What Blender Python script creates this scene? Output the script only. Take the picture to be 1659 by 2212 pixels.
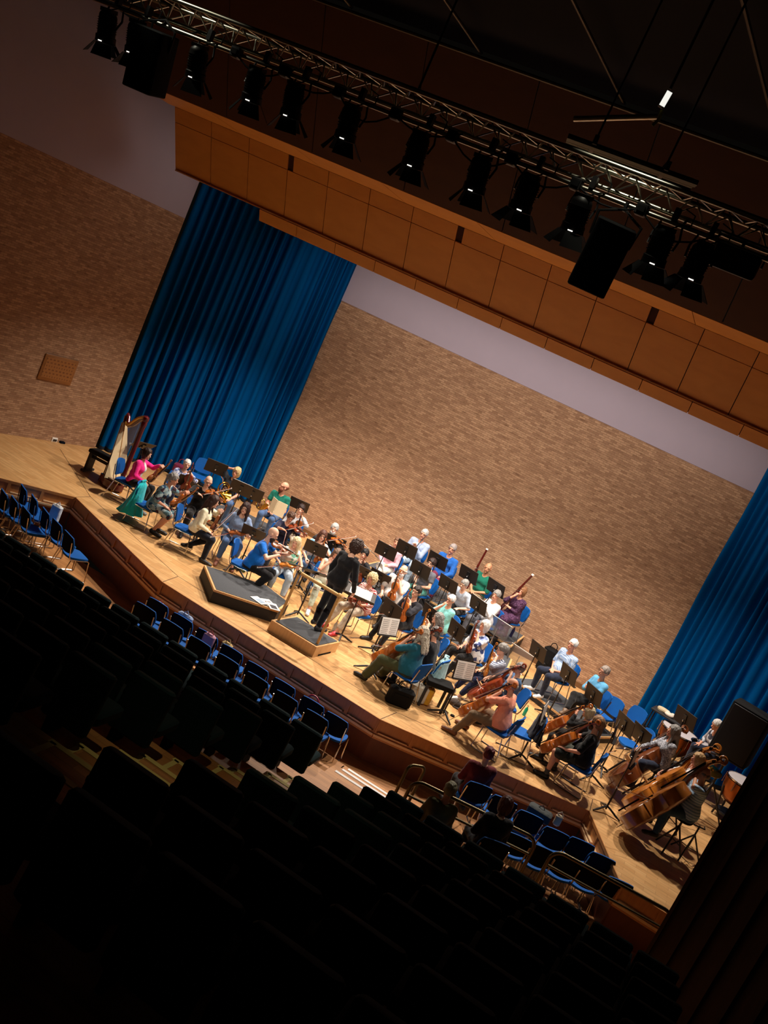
import bpy, math, random
import numpy as np
from mathutils import Vector, Matrix
random.seed(7); rng = np.random.default_rng(7)
SC = bpy.context.scene
for o in list(bpy.data.objects): bpy.data.objects.remove(o)
COL = SC.collection
PI = math.pi
# ------------------------------------------------------------------ camera
CR = np.array(((0.8412, 0.4531, -0.2956), (0.3504, -0.0364, 0.9359), (0.4133, -0.8907, -0.1894)))
CR = np.linalg.svd(CR)[0] @ np.linalg.svd(CR)[2]
CF = 2019.75; CC = np.array((10.405, -22.189, 6.0))
cam = bpy.data.objects.new('camera', bpy.data.cameras.new('camera')); COL.objects.link(cam)
cam.matrix_world = Matrix(((CR[0,0], -CR[0,1], -CR[0,2], CC[0]), (CR[1,0], -CR[1,1], -CR[1,2], CC[1]),
                           (CR[2,0], -CR[2,1], -CR[2,2], CC[2]), (0, 0, 0, 1)))
cam.data.sensor_fit = 'VERTICAL'; cam.data.sensor_height = 36; cam.data.lens = CF/2212*36
cam.data.clip_start = .05; cam.data.clip_end = 200
SC.camera = cam
def ray(px, py): return CR @ np.array((px-829.5, py-1106, CF))
def G(px, py, z=0.):                       # photo point -> place at height z
    d = ray(px, py); return Vector(CC + d*(z-CC[2])/d[2])
def U(px, py, y):                          # photo point -> place at depth y
    d = ray(px, py); return Vector(CC + d*(y-CC[1])/d[1])
# ------------------------------------------------------------------ world, view, lights
w = bpy.data.worlds.new('world'); SC.world = w; w.use_nodes = True
w.node_tree.nodes['Background'].inputs[0].default_value = (1, .8, .6, 1)
w.node_tree.nodes['Background'].inputs[1].default_value = 0.0012
SC.view_settings.view_transform = 'Standard'; SC.view_settings.look = 'None'
SC.view_settings.gamma = 1; SC.view_settings.use_curve_mapping = False
SC.view_settings.exposure = 0.75
def spot(name, loc, to, power, size, blend=.5, rad=.12, col=(1, .9, .8)):
    l = bpy.data.lights.new(name, 'SPOT'); l.energy = power; l.spot_size = math.radians(size); l.spot_blend = blend
    l.shadow_soft_size = rad; l.color = col
    o = bpy.data.objects.new(name, l); COL.objects.link(o); o.location = loc
    o.rotation_euler = (Vector(to)-Vector(loc)).to_track_quat('-Z', 'Y').to_euler(); return o
# downlights hung out of sight above the reflector panels
for i, x in enumerate((0.9, 3.3, 5.6, 7.9, 10.1)):
    spot('stage_downlight', (x, -3.7, 6.95), (x, -4.3, 0), (820, 880, 900, 860, 760)[i], 104, .7, .10, (1, .88, .76))
for x in (.6, 2.0, 3.4, 4.8, 6.2, 7.6, 9.0, 10.4):             # row nearer to the brick wall, makes its scallops
    spot('wall_spot', (x, -2.7, 7.8), (x, 0, 3.2), 84 if 2 < x < 9 else 60, 124, 1.0, .08, (1, .87, .76))
spot('wall_spot', (-1.0, -3.2, 7.6), (-3.7, -4.6, 5.4), 20, 120, .9, .6, (1, .88, .78))  # added hidden fill that lifts the upper plaster of the left wall
# added unseen spot that brightens the aisle steps
spot('aisle_fill', (7.7, -15.2, 9.6), (7.6, -14.2, 1), 150, 30, .9, .1, (1, .84, .5))
# ------------------------------------------------------------------ helpers
def s(r, g, b): return tuple((c/255/12.92 if c <= 10 else ((c/255+.055)/1.055)**2.4) for c in (r, g, b))
def tag(o, label=None, cat=None, group=None, kind=None):
    if label: o['label'] = label
    if cat: o['category'] = cat
    if group: o['group'] = group
    if kind: o['kind'] = kind
    return o
def empty(name, label, cat, loc=(0, 0, 0), rz=0, group=None, rot=None):
    o = bpy.data.objects.new(name, None); COL.objects.link(o); o.empty_display_size = .1
    o.location = loc; o.rotation_euler = rot if rot else (0, 0, rz)
    return tag(o, label, cat, group)
class MB:
    def __init__(s): s.v = []; s.f = []; s.m = []; s.sm = []
    def add(s, vs, fs, m=0, smooth=True):
        b = len(s.v); s.v += [tuple(v) for v in vs]; s.f += [tuple(b+i for i in f) for f in fs]
        s.m += [m]*len(fs); s.sm += [smooth]*len(fs); return s
    def box(s, c, d, M=None, m=0):
        x, y, z = (k/2 for k in d)
        vs = [Vector((i*x, j*y, k*z)) for i in (-1, 1) for j in (-1, 1) for k in (-1, 1)]
        if M is not None: vs = [M @ v for v in vs]
        vs = [v+Vector(c) for v in vs]
        return s.add(vs, [(0, 1, 3, 2), (4, 6, 7, 5), (0, 4, 5, 1), (2, 3, 7, 6), (0, 2, 6, 4), (1, 5, 7, 3)], m, False)
    def tube(s, pts, r, n=8, m=0, cap=True, flat=None):
        pts = [Vector(p) for p in pts]; N = len(pts); rs = r if isinstance(r, (list, tuple)) else [r]*N
        vs = []; ref = None
        for i, p in enumerate(pts):
            t = (pts[min(i+1, N-1)]-pts[max(i-1, 0)]).normalized()
            if ref is None:
                ref = t.orthogonal().normalized() if flat is None else Vector(flat)
            a = (ref-t*ref.dot(t)); a = a.normalized() if a.length > 1e-6 else t.orthogonal().normalized()
            ref = a; b = t.cross(a)
            for k in range(n):
                th = 2*PI*k/n; vs.append(p+(a*math.cos(th)+b*math.sin(th))*rs[i])
        fs = [(i*n+k, i*n+(k+1) % n, (i+1)*n+(k+1) % n, (i+1)*n+k) for i in range(N-1) for k in range(n)]
        if cap: fs += [tuple(range(n-1, -1, -1)), tuple((N-1)*n+k for k in range(n))]
        return s.add(vs, fs, m)
    def lathe(s, prof, n=20, M=None, m=0, o=(0, 0, 0)):
        vs = []; N = len(prof)
        for r, z in prof:
            for k in range(n):
                v = Vector((r*math.cos(2*PI*k/n), r*math.sin(2*PI*k/n), z))
                if M is not None: v = M @ v
                vs.append(v+Vector(o))
        fs = [(i*n+k, i*n+(k+1) % n, (i+1)*n+(k+1) % n, (i+1)*n+k) for i in range(N-1) for k in range(n)]
        fs += [tuple(range(n-1, -1, -1)), tuple((N-1)*n+k for k in range(n))]
        return s.add(vs, fs, m)
    def ball(s, c, r, M=None, m=0, n=12, q=8):
        r = (r,)*3 if isinstance(r, (int, float)) else r
        vs = []
        for i in range(q+1):
            a = PI*i/q
            for k in range(n):
                v = Vector((r[0]*math.sin(a)*math.cos(2*PI*k/n), r[1]*math.sin(a)*math.sin(2*PI*k/n), r[2]*math.cos(a)))
                if M is not None: v = M @ v
                vs.append(v+Vector(c))
        return s.add(vs, [(i*n+k, (i+1)*n+k, (i+1)*n+(k+1) % n, i*n+(k+1) % n) for i in range(q) for k in range(n)], m)
    def prism(s, poly, z0, z1, M=None, m=0, smooth=False):
        n = len(poly); vs = [Vector((p[0], p[1], z0)) for p in poly]+[Vector((p[0], p[1], z1)) for p in poly]
        if M is not None: vs = [M @ v for v in vs]
        fs = [(i, (i+1) % n, n+(i+1) % n, n+i) for i in range(n)]
        s.add(vs, fs, m, smooth); b = len(s.v)-2*n
        s.f += [tuple(b+i for i in range(n-1, -1, -1)), tuple(b+n+i for i in range(n))]; s.m += [m, m]; s.sm += [False]*2
        return s
    def slab(s, w, d, h, r, M=None, m=0, bev=.01, n=5):      # rounded slab centred on origin, chamfered rims
        out = []
        for cx, cy, a0 in ((1, 1, 0), (-1, 1, 90), (-1, -1, 180), (1, -1, 270)):
            for k in range(n):
                a = math.radians(a0+90*k/(n-1)); out.append((cx*(w/2-r)+r*math.cos(a), cy*(d/2-r)+r*math.sin(a)))
        vs = []; N = len(out)
        for z, ins in ((-h/2, bev), (-h/2+bev, 0), (h/2-bev, 0), (h/2, bev)):
            for x, y in out:
                v = Vector((x*(1-2*ins/w), y*(1-2*ins/d), z)); vs.append(M @ v if M is not None else v)
        fs = [(i*N+k, i*N+(k+1) % N, (i+1)*N+(k+1) % N, (i+1)*N+k) for i in range(3) for k in range(N)]
        fs += [tuple(range(N-1, -1, -1)), tuple(3*N+k for k in range(N))]
        return s.add(vs, fs, m)
    def build(s, name, mats, parent=None, loc=None, rz=None, smooth=None):
        me = bpy.data.meshes.new(name); me.from_pydata(s.v, [], s.f)
        for mm in (mats if isinstance(mats, (list, tuple)) else [mats]): me.materials.append(mm)
        me.polygons.foreach_set('material_index', s.m)
        me.polygons.foreach_set('use_smooth', s.sm if smooth is None else [smooth]*len(s.f)); me.update()
        o = bpy.data.objects.new(name, me); COL.objects.link(o)
        if parent: o.parent = parent
        if loc is not None: o.location = loc
        if rz is not None: o.rotation_euler = (0, 0, rz)
        if True:
            try: me.set_sharp_from_angle(angle=math.radians(42))
            except Exception: pass
        return o
def dup(root, loc=None, rz=None, label=None, group=None, rot=None):
    r = root.copy(); COL.objects.link(r)
    if loc is not None: r.location = loc
    if rz is not None: r.rotation_euler = (0, 0, rz)
    if rot is not None: r.rotation_euler = rot
    if label: r['label'] = label
    if group: r['group'] = group
    for ch in list(root.children):
        c = ch.copy(); COL.objects.link(c); c.parent = r
        for g in list(ch.children):
            d = g.copy(); COL.objects.link(d); d.parent = c
    return r
def rotz(a): return Matrix.Rotation(a, 3, 'Z')
def rotx(a): return Matrix.Rotation(a, 3, 'X')
def roty(a): return Matrix.Rotation(a, 3, 'Y')
def frame(o, y, zhint):                    # 4x4 with local +Y along y and local +Z near zhint
    y = Vector(y).normalized(); z = Vector(zhint); z = (z-y*z.dot(y)).normalized(); x = y.cross(z)
    M = Matrix((x, y, z)).transposed().to_4x4(); M.translation = Vector(o); return M
def arc(c, r, a0, a1, n, u, v):
    c, u, v = Vector(c), Vector(u), Vector(v)
    return [c+u*(r*math.cos(a0+(a1-a0)*k/n))+v*(r*math.sin(a0+(a1-a0)*k/n)) for k in range(n+1)]
# ------------------------------------------------------------------ materials
_M = {}
def nodes(name):
    m = bpy.data.materials.new(name); m.use_nodes = True; nt = m.node_tree
    return m, nt, nt.nodes['Principled BSDF'], nt.nodes.new, nt.links.new
def mat(name, col, rough=.6, metal=0., bump=0, bscale=40, var=.12, vscale=9, sheen=0, spec=.5, emit=None, es=1, coat=0, alpha=1, trans=0):
    if name in _M: return _M[name]
    m, nt, b, N, L = nodes(name); _M[name] = m
    tc = N('ShaderNodeTexCoord'); no = N('ShaderNodeTexNoise'); no.inputs['Scale'].default_value = vscale; no.inputs['Detail'].default_value = 4
    L(tc.outputs['Object'], no.inputs['Vector'])
    mx = N('ShaderNodeMix'); mx.data_type = 'RGBA'
    mx.inputs['A'].default_value = (*[c*(1-var) for c in col], 1); mx.inputs['B'].default_value = (*[min(1, c*(1+var)) for c in col], 1)
    L(no.outputs['Fac'], mx.inputs['Factor']); L(mx.outputs['Result'], b.inputs['Base Color'])
    b.inputs['Roughness'].default_value = rough; b.inputs['Metallic'].default_value = metal
    b.inputs['Specular IOR Level'].default_value = spec
    if coat: b.inputs['Coat Weight'].default_value = coat; b.inputs['Coat Roughness'].default_value = .15
    if sheen: b.inputs['Sheen Weight'].default_value = sheen
    if trans: b.inputs['Transmission Weight'].default_value = trans
    if alpha < 1: b.inputs['Alpha'].default_value = alpha
    if emit: b.inputs['Emission Color'].default_value = (*emit, 1); b.inputs['Emission Strength'].default_value = es
    if bump:
        n2 = N('ShaderNodeTexNoise'); n2.inputs['Scale'].default_value = bscale; n2.inputs['Detail'].default_value = 3
        L(tc.outputs['Object'], n2.inputs['Vector']); bp = N('ShaderNodeBump'); bp.inputs['Strength'].default_value = bump; bp.inputs['Distance'].default_value = .02
        L(n2.outputs['Fac'], bp.inputs['Height']); L(bp.outputs['Normal'], b.inputs['Normal'])
    return m
def ramp(N, stops, interp='LINEAR'):
    r = N('ShaderNodeValToRGB'); r.color_ramp.interpolation = interp
    while len(r.color_ramp.elements) < len(stops): r.color_ramp.elements.new(.5)
    for e, (p, c) in zip(r.color_ramp.elements, stops): e.position = p; e.color = (*c, 1)
    return r
def cloth(name, col, rough=.85): return mat(name, col, rough, bump=.5, bscale=16, var=.15, vscale=14, sheen=.15, spec=.2)
def pattern(name, cols, scale=22, kind='blob', warp=1.0):
    """cloth with a printed pattern: blob (flowers, patches), stripe, plaid, zebra"""
    m, nt, b, N, L = nodes(name); _M[name] = m
    tc = N('ShaderNodeTexCoord'); b.inputs['Roughness'].default_value = .85; b.inputs['Specular IOR Level'].default_value = .2
    if kind == 'blob':
        t = N('ShaderNodeTexVoronoi'); t.inputs['Scale'].default_value = scale; t.inputs['Randomness'].default_value = 1
        no = N('ShaderNodeTexNoise'); no.inputs['Scale'].default_value = scale*.8
        ad = N('ShaderNodeVectorMath'); ad.operation = 'MULTIPLY_ADD'; ad.inputs[1].default_value = (.05*warp,)*3
        L(tc.outputs['Object'], no.inputs['Vector']); L(no.outputs['Color'], ad.inputs[0]); L(tc.outputs['Object'], ad.inputs[2]); L(ad.outputs[0], t.inputs['Vector'])
        sp = N('ShaderNodeSeparateColor'); L(t.outputs['Color'], sp.inputs[0])
        r = ramp(N, [(i/len(cols), c) for i, c in enumerate(cols)], 'CONSTANT'); L(sp.outputs[0], r.inputs[0])
        L(r.outputs[0], b.inputs['Base Color'])
    elif kind in ('stripe', 'zebra'):
        t = N('ShaderNodeTexWave'); t.bands_direction = 'Z'; t.inputs['Scale'].default_value = scale; t.inputs['Distortion'].default_value = .3 if kind == 'stripe' else 9*warp
        t.inputs['Detail'].default_value = 2; t.inputs['Detail Scale'].default_value = 1.2
        L(tc.outputs['Object'], t.inputs['Vector']); r = ramp(N, [(0, cols[0]), (.5, cols[1])], 'CONSTANT'); L(t.outputs['Fac'], r.inputs[0])
        L(r.outputs[0], b.inputs['Base Color'])
    else:
        prev = None
        for d in ('X', 'Z', 'Y'):
            t = N('ShaderNodeTexWave'); t.bands_direction = d; t.inputs['Scale'].default_value = scale
            L(tc.outputs['Object'], t.inputs['Vector'])
            if prev is None: prev = t.outputs['Fac']
            else:
                a = N('ShaderNodeMath'); a.operation = 'ADD'; L(prev, a.inputs[0]); L(t.outputs['Fac'], a.inputs[1]); prev = a.outputs[0]
        dv = N('ShaderNodeMath'); dv.operation = 'MULTIPLY'; dv.inputs[1].default_value = .333; L(prev, dv.inputs[0])
        r = ramp(N, [(.2, cols[0]), (.5, cols[1]), (.75, cols[2])]); L(dv.outputs[0], r.inputs[0]); L(r.outputs[0], b.inputs['Base Color'])
    n2 = N('ShaderNodeTexNoise'); n2.inputs['Scale'].default_value = 15; bp = N('ShaderNodeBump'); bp.inputs['Strength'].default_value = .5; bp.inputs['Distance'].default_value = .02
    L(tc.outputs['Object'], n2.inputs['Vector']); L(n2.outputs['Fac'], bp.inputs['Height']); L(bp.outputs['Normal'], b.inputs['Normal'])
    return m
def brickmat(name, axis='XZ'):
    m, nt, b, N, L = nodes(name)
    tc = N('ShaderNodeTexCoord'); sx = N('ShaderNodeSeparateXYZ'); cx = N('ShaderNodeCombineXYZ')
    L(tc.outputs['Object'], sx.inputs[0]); L(sx.outputs['X'], cx.inputs[0]); L(sx.outputs['Z'], cx.inputs[1])
    t = N('ShaderNodeTexBrick'); t.inputs['Scale'].default_value = 1; t.inputs['Brick Width'].default_value = .15; t.inputs['Row Height'].default_value = .048
    t.inputs['Mortar Size'].default_value = .004; t.inputs['Mortar Smooth'].default_value = .2; t.inputs['Bias'].default_value = 0
    t.inputs['Color1'].default_value = (*s(196, 158, 126), 1); t.inputs['Color2'].default_value = (*s(160, 123, 97), 1); t.inputs['Mortar'].default_value = (*s(148, 116, 92), 1)
    L(cx.outputs[0], t.inputs['Vector'])
    # brick to brick tone, from the position snapped to courses
    no = N('ShaderNodeTexNoise'); no.inputs['Scale'].default_value = 1.3; no.inputs['Detail'].default_value = 6
    st = N('ShaderNodeVectorMath'); st.operation = 'MULTIPLY'; st.inputs[1].default_value = (4, 14, 1); L(cx.outputs[0], st.inputs[0]); L(st.outputs[0], no.inputs['Vector'])
    r = ramp(N, [(.26, (.58, .54, .52)), (.42, (.93, .92, .9)), (.6, (1., 1., 1.)), (.76, (1.2, 1.2, 1.16))]); L(no.outputs['Fac'], r.inputs[0])
    mu = N('ShaderNodeMix'); mu.data_type = 'RGBA'; mu.blend_type = 'MULTIPLY'; mu.inputs['Factor'].default_value = 1
    L(t.outputs['Color'], mu.inputs['A']); L(r.outputs[0], mu.inputs['B']); L(mu.outputs['Result'], b.inputs['Base Color'])
    b.inputs['Roughness'].default_value = .9; b.inputs['Specular IOR Level'].default_value = .2
    bp = N('ShaderNodeBump'); bp.inputs['Strength'].default_value = .6; bp.inputs['Distance'].default_value = .012; bp.invert = True
    L(t.outputs['Fac'], bp.inputs['Height']); L(bp.outputs['Normal'], b.inputs['Normal'])
    return m
def woodfloor(name, c1, c2, bw, rh, rough=.35, rot=0, spec=.5):
    m, nt, b, N, L = nodes(name)
    tc = N('ShaderNodeTexCoord'); mp = N('ShaderNodeMapping'); mp.inputs['Rotation'].default_value = (0, 0, rot); L(tc.outputs['Object'], mp.inputs[0])
    t = N('ShaderNodeTexBrick'); t.inputs['Scale'].default_value = 1; t.inputs['Brick Width'].default_value = bw; t.inputs['Row Height'].default_value = rh
    t.inputs['Mortar Size'].default_value = .0025; t.inputs['Color1'].default_value = (*c1, 1); t.inputs['Color2'].default_value = (*c2, 1)
    t.inputs['Mortar'].default_value = (*[c*.74 for c in c2], 1); t.offset_frequency = 2; L(mp.outputs[0], t.inputs['Vector'])
    no = N('ShaderNodeTexNoise'); no.inputs['Scale'].default_value = 2.2; no.inputs['Detail'].default_value = 5
    st = N('ShaderNodeVectorMath'); st.operation = 'MULTIPLY'; st.inputs[1].default_value = (1, 8, 1); L(mp.outputs[0], st.inputs[0]); L(st.outputs[0], no.inputs['Vector'])
    r = ramp(N, [(.3, (.82, .8, .76)), (.7, (1.12, 1.1, 1.08))]); L(no.outputs['Fac'], r.inputs[0])
    mu = N('ShaderNodeMix'); mu.data_type = 'RGBA'; mu.blend_type = 'MULTIPLY'; mu.inputs['Factor'].default_value = 1
    L(t.outputs['Color'], mu.inputs['A']); L(r.outputs[0], mu.inputs['B']); L(mu.outputs['Result'], b.inputs['Base Color'])
    b.inputs['Roughness'].default_value = rough; b.inputs['Specular IOR Level'].default_value = spec
    return m
def woodgrain(name, c1, c2, scale=3, rough=.4, stretch=(1, 1, 12), coat=0):
    m, nt, b, N, L = nodes(name)
    tc = N('ShaderNodeTexCoord'); st = N('ShaderNodeVectorMath'); st.operation = 'MULTIPLY'; st.inputs[1].default_value = stretch
    no = N('ShaderNodeTexNoise'); no.inputs['Scale'].default_value = scale; no.inputs['Detail'].default_value = 6; no.inputs['Distortion'].default_value = .4
    L(tc.outputs['Object'], st.inputs[0]); L(st.outputs[0], no.inputs['Vector'])
    r = ramp(N, [(.3, c1), (.7, c2)]); L(no.outputs['Fac'], r.inputs[0]); L(r.outputs[0], b.inputs['Base Color'])
    b.inputs['Roughness'].default_value = rough
    if coat: b.inputs['Coat Weight'].default_value = coat; b.inputs['Coat Roughness'].default_value = .1
    return m
def hairmat(c):
    name = 'hair_%d_%d_%d' % tuple(int(k*255) for k in c)
    if name in _M: return _M[name]
    m, nt, b, N, L = nodes(name); _M[name] = m
    tc = N('ShaderNodeTexCoord'); st = N('ShaderNodeVectorMath'); st.operation = 'MULTIPLY'; st.inputs[1].default_value = (110, 110, 16)
    no = N('ShaderNodeTexNoise'); no.inputs['Scale'].default_value = 1; no.inputs['Detail'].default_value = 3; no.inputs['Distortion'].default_value = .6
    L(tc.outputs['Object'], st.inputs[0]); L(st.outputs[0], no.inputs['Vector'])
    r = ramp(N, [(.3, tuple(k*.62 for k in c)), (.7, tuple(min(1, k*1.15) for k in c))]); L(no.outputs['Fac'], r.inputs[0]); L(r.outputs[0], b.inputs['Base Color'])
    b.inputs['Roughness'].default_value = .5; b.inputs['Specular IOR Level'].default_value = .35
    bp = N('ShaderNodeBump'); bp.inputs['Strength'].default_value = .45; bp.inputs['Distance'].default_value = .012; L(no.outputs['Fac'], bp.inputs['Height']); L(bp.outputs['Normal'], b.inputs['Normal'])
    return m
def textmat(name, paper, ink, row, letter):
    m, nt, b, N, L = nodes(name); tc = N('ShaderNodeTexCoord'); sx = N('ShaderNodeSeparateXYZ'); cx = N('ShaderNodeCombineXYZ')
    L(tc.outputs['Object'], sx.inputs[0]); L(sx.outputs['X'], cx.inputs[0]); L(sx.outputs['Z'], cx.inputs[1])
    t = N('ShaderNodeTexBrick'); t.inputs['Scale'].default_value = 1; t.inputs['Brick Width'].default_value = letter; t.inputs['Row Height'].default_value = row; t.inputs['Mortar Size'].default_value = row*.3; t.squash = .7; t.squash_frequency = 3
    t.inputs['Color1'].default_value = (*ink, 1); t.inputs['Color2'].default_value = (*[k*1.3 for k in ink], 1); t.inputs['Mortar'].default_value = (*paper, 1); L(cx.outputs[0], t.inputs['Vector']); L(t.outputs['Color'], b.inputs['Base Color']); b.inputs['Roughness'].default_value = .5
    return m
M_BRICK = brickmat('brown_brick')
M_PLASTER = mat('lilac_white_plaster', s(178, 166, 182), .9, var=.04, vscale=2)
M_FLOOR = woodfloor('stage_floor_wood', s(220, 175, 119), s(203, 155, 100), .36, .12, .38)
M_STEPW = woodfloor('hall_floor_wood', s(196, 140, 86), s(170, 116, 66), .5, .09, .45)
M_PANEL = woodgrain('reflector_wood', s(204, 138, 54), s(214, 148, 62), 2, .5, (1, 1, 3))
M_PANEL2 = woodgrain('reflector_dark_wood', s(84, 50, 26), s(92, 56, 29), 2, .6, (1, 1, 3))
M_JOINT = mat('panel_joint', s(58, 26, 12), .9)
M_FASC = woodgrain('stage_front_wood', s(190, 126, 70), s(206, 142, 82), 3, .4, (8, 1, 1))
M_FASCD = woodgrain('stage_front_red_wood', s(92, 40, 18), s(104, 48, 22), 3, .5, (4, 1, 1))
M_EDGE = woodgrain('pale_edge_wood', s(220, 176, 122), s(206, 158, 104), 4, .4, (8, 1, 1))
M_CARPET = mat('grey_riser_carpet', s(86, 88, 92), .95, bump=.5, bscale=260, var=.2, vscale=120, spec=.1)
M_BLACKWOOD = mat('black_painted_wood', s(34, 32, 34), .7)
M_CURT = mat('blue_velvet', s(0, 84, 150), .95, var=.1, vscale=2, spec=.04)
M_CURTD = mat('curtain_lining', s(3, 26, 48), .9)
M_BLACK = mat('black_metal', s(22, 20, 20), .45, .0)
M_MATT = mat('matt_black', s(12, 12, 13), .8, spec=.2)
M_CHROME = mat('chrome', s(205, 200, 195), .18, 1, var=.03)
M_ALU = mat('aluminium', s(190, 186, 170), .3, 1, var=.08)
M_BLUE = mat('blue_upholstery', s(6, 86, 164), .75, bump=.2, bscale=300, var=.1, spec=.25)
M_SHADE_PLUG = mat('back_shade_and_plug', s(8, 13, 26), .85, spec=.1)  # shade painted onto blue hall chair backs; also the plug's own dark colour
M_DESK = mat('stand_desk', s(50, 40, 32), .55, .0, spec=.4)
M_DESKF = mat('stand_face', s(30, 27, 26), .5)
M_PAPER = mat('sheet_music', s(238, 234, 226), .8, var=.03, vscale=30)
M_CREAM = mat('cream_folder', s(232, 214, 178), .8, var=.05)
M_BRASS = mat('lacquered_brass', s(214, 164, 66), .22, 1, var=.08)
M_RAIL = woodgrain('rail_wood', s(206, 158, 92), s(190, 140, 76), 4, .4, (1, 1, 6))
M_SEAT = mat('dark_seat_fabric', s(18, 38, 40), .9, bump=.2, bscale=200, var=.15, spec=.15)
M_NOSE = mat('pale_step_tape', s(214, 196, 120), .7)
M_NOSEW = mat('white_step_tape', s(230, 228, 226), .7)
M_BRZ = mat('bronze_rail', s(120, 108, 78), .35, .9, var=.08)
M_SKIN = [mat('skin_fair', s(226, 176, 150), .55, var=.06, vscale=20), mat('skin_rosy', s(216, 154, 126), .55, var=.06, vscale=20), mat('skin_tan', s(190, 132, 98), .55, var=.06, vscale=20)]
M_EYE = mat('eye_dark', s(40, 30, 28), .3); M_LIP = mat('lips', s(184, 96, 90), .5)
M_STR = mat('string_steel', s(210, 205, 200), .3, 1)
# ------------------------------------------------------------------ the setting
def struct(name, mb, mats, parent=None, loc=None, rz=None):
    o = mb.build(name, mats, parent, loc, rz)
    if parent is None: o['kind'] = 'structure'
    return o
# stage floor, one slab with its kinked front edge
FRONT = [(-4.6, -8.6), (-2.35, -8.5), (-.78, -6.36), (2.58, -7.76), (7.33, -7.87), (10.93, -6.5), (11.75, -8.4), (15.6, -8.4)]
POLY = FRONT+[(14.9, -2.6), (14.3, -2.5), (11.2, .5), (-.2, .5), (-3.3, -2.5), (-3.8, -2.6)]
struct('floor', MB().prism(POLY, -.06, 0), M_FLOOR)
# thin dark joint lines where the apron boards meet the stage
j = MB()
for a, b in (((-.78, -5.9), (2.5, -7.15)), ((2.5, -7.15), (7.4, -7.25)), ((7.4, -7.25), (10.9, -5.95)), ((-.78, -6.36), (-.78, -5.9)), ((-.78, -5.9), (-3.2, -4.2)),
             ((10.93, -6.5), (10.9, -5.95)), ((10.9, -5.95), (13.6, -4.0)), ((2.58, -7.76), (2.5, -7.15)), ((7.33, -7.87), (7.4, -7.25))):
    a, b = Vector((*a, .0008)), Vector((*b, .0008)); j.box((a+b)/2, ((b-a).length, .012, .0012), rotz(math.atan2(b.y-a.y, b.x-a.x)))
struct('trim_1', j, M_JOINT)
# stage front: framed panels above a ledge, plain board below, segment by segment
fr = MB(); pn = MB(); lo = MB(); le = MB()
for k in range(len(FRONT)-1):
    a, b = Vector((*FRONT[k], 0)), Vector((*FRONT[k+1], 0)); L = (b-a).length; d = (b-a)/L; Rm = rotz(math.atan2(d.y, d.x)); n = Vector((d.y, -d.x, 0))
    def B(mb, t0, t1, off, th, z0, z1): mb.box(a+d*((t0+t1)/2)+n*(off+.014-th/2)+Vector((0, 0, (z0+z1)/2)), (t1-t0, th, z1-z0), Rm)
    np_ = max(1, round(L/.6)); st = L/np_
    B(fr, 0, L, 0, .05, -.055, -.001); B(fr, 0, L, 0, .04, -.27, -.235)
    for q in range(np_+1): B(fr, max(0, q*st-.03), min(L, q*st+.03), -.001, .04, -.236, -.054)
    B(pn, 0, L, -.025, .02, -.24, -.05)
    for q in range(np_): B(le, q*st+.06, (q+1)*st-.06, .018, .04, -.242, -.222)
    B(le, 0, L, .03, .06, -.31, -.27); B(fr, 0, L, .012, .05, -.35, -.31)
    B(lo, 0, L, -.03, .03, -.8, -.34)
struct('trim_2', fr, M_FASC); struct('trim_3', pn, M_FASC); struct('trim_4', le, mat('caught_light_lip', s(244, 206, 156), .5)); struct('wall_front', lo, M_FASCD)  # lips and ledge paler than the front: caught light put into their colour
# brick walls with plaster above, and the skirting
W0 = MB().box((5.5, .15, 2.9), (17, .3, 6.0)); struct('wall_back', MB().box((5.5, .15, 2.86), (11.6, .3, 5.96)), M_BRICK)
struct('trim_5', MB().box((5.5, .14, 6.9), (11.6, .3, 2.12)), M_PLASTER)
struct('baseboard_back', MB().box((5.5, -.012, .06), (11.2, .024, .12)), woodgrain('skirting', s(120, 84, 52), s(104, 72, 44)))
def sidewall(name, a, b, top, m, z0, num):
    a, b = Vector((*a, 0)), Vector((*b, 0)); L = (b-a).length; rz = math.atan2((b-a).y, (b-a).x)
    struct(name, MB().box((L/2, 0, (z0+top)/2), (L, .3, top-z0)), m, loc=a, rz=rz)
sidewall('wall_left', (-6.2, -14.6), (-3.5, -2.7), 6.05, M_BRICK, -.8, 0)
sidewall('trim_6', (-6.2, -14.6), (-3.5, -2.7), 9.2, M_PLASTER, 6.05, 0)
sidewall('wall_right', (14.75, -2.7), (16.6, -10.5), 6.0, M_BRICK, -.8, 0)
struct('wall_wing_left', MB().box((-1.9, .5, 3.6), (4.4, .2, 7.4)), M_BLACKWOOD); struct('wall_wing_right', MB().box((13, .5, 3.6), (4.4, .2, 7.4)), M_BLACKWOOD)
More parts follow.
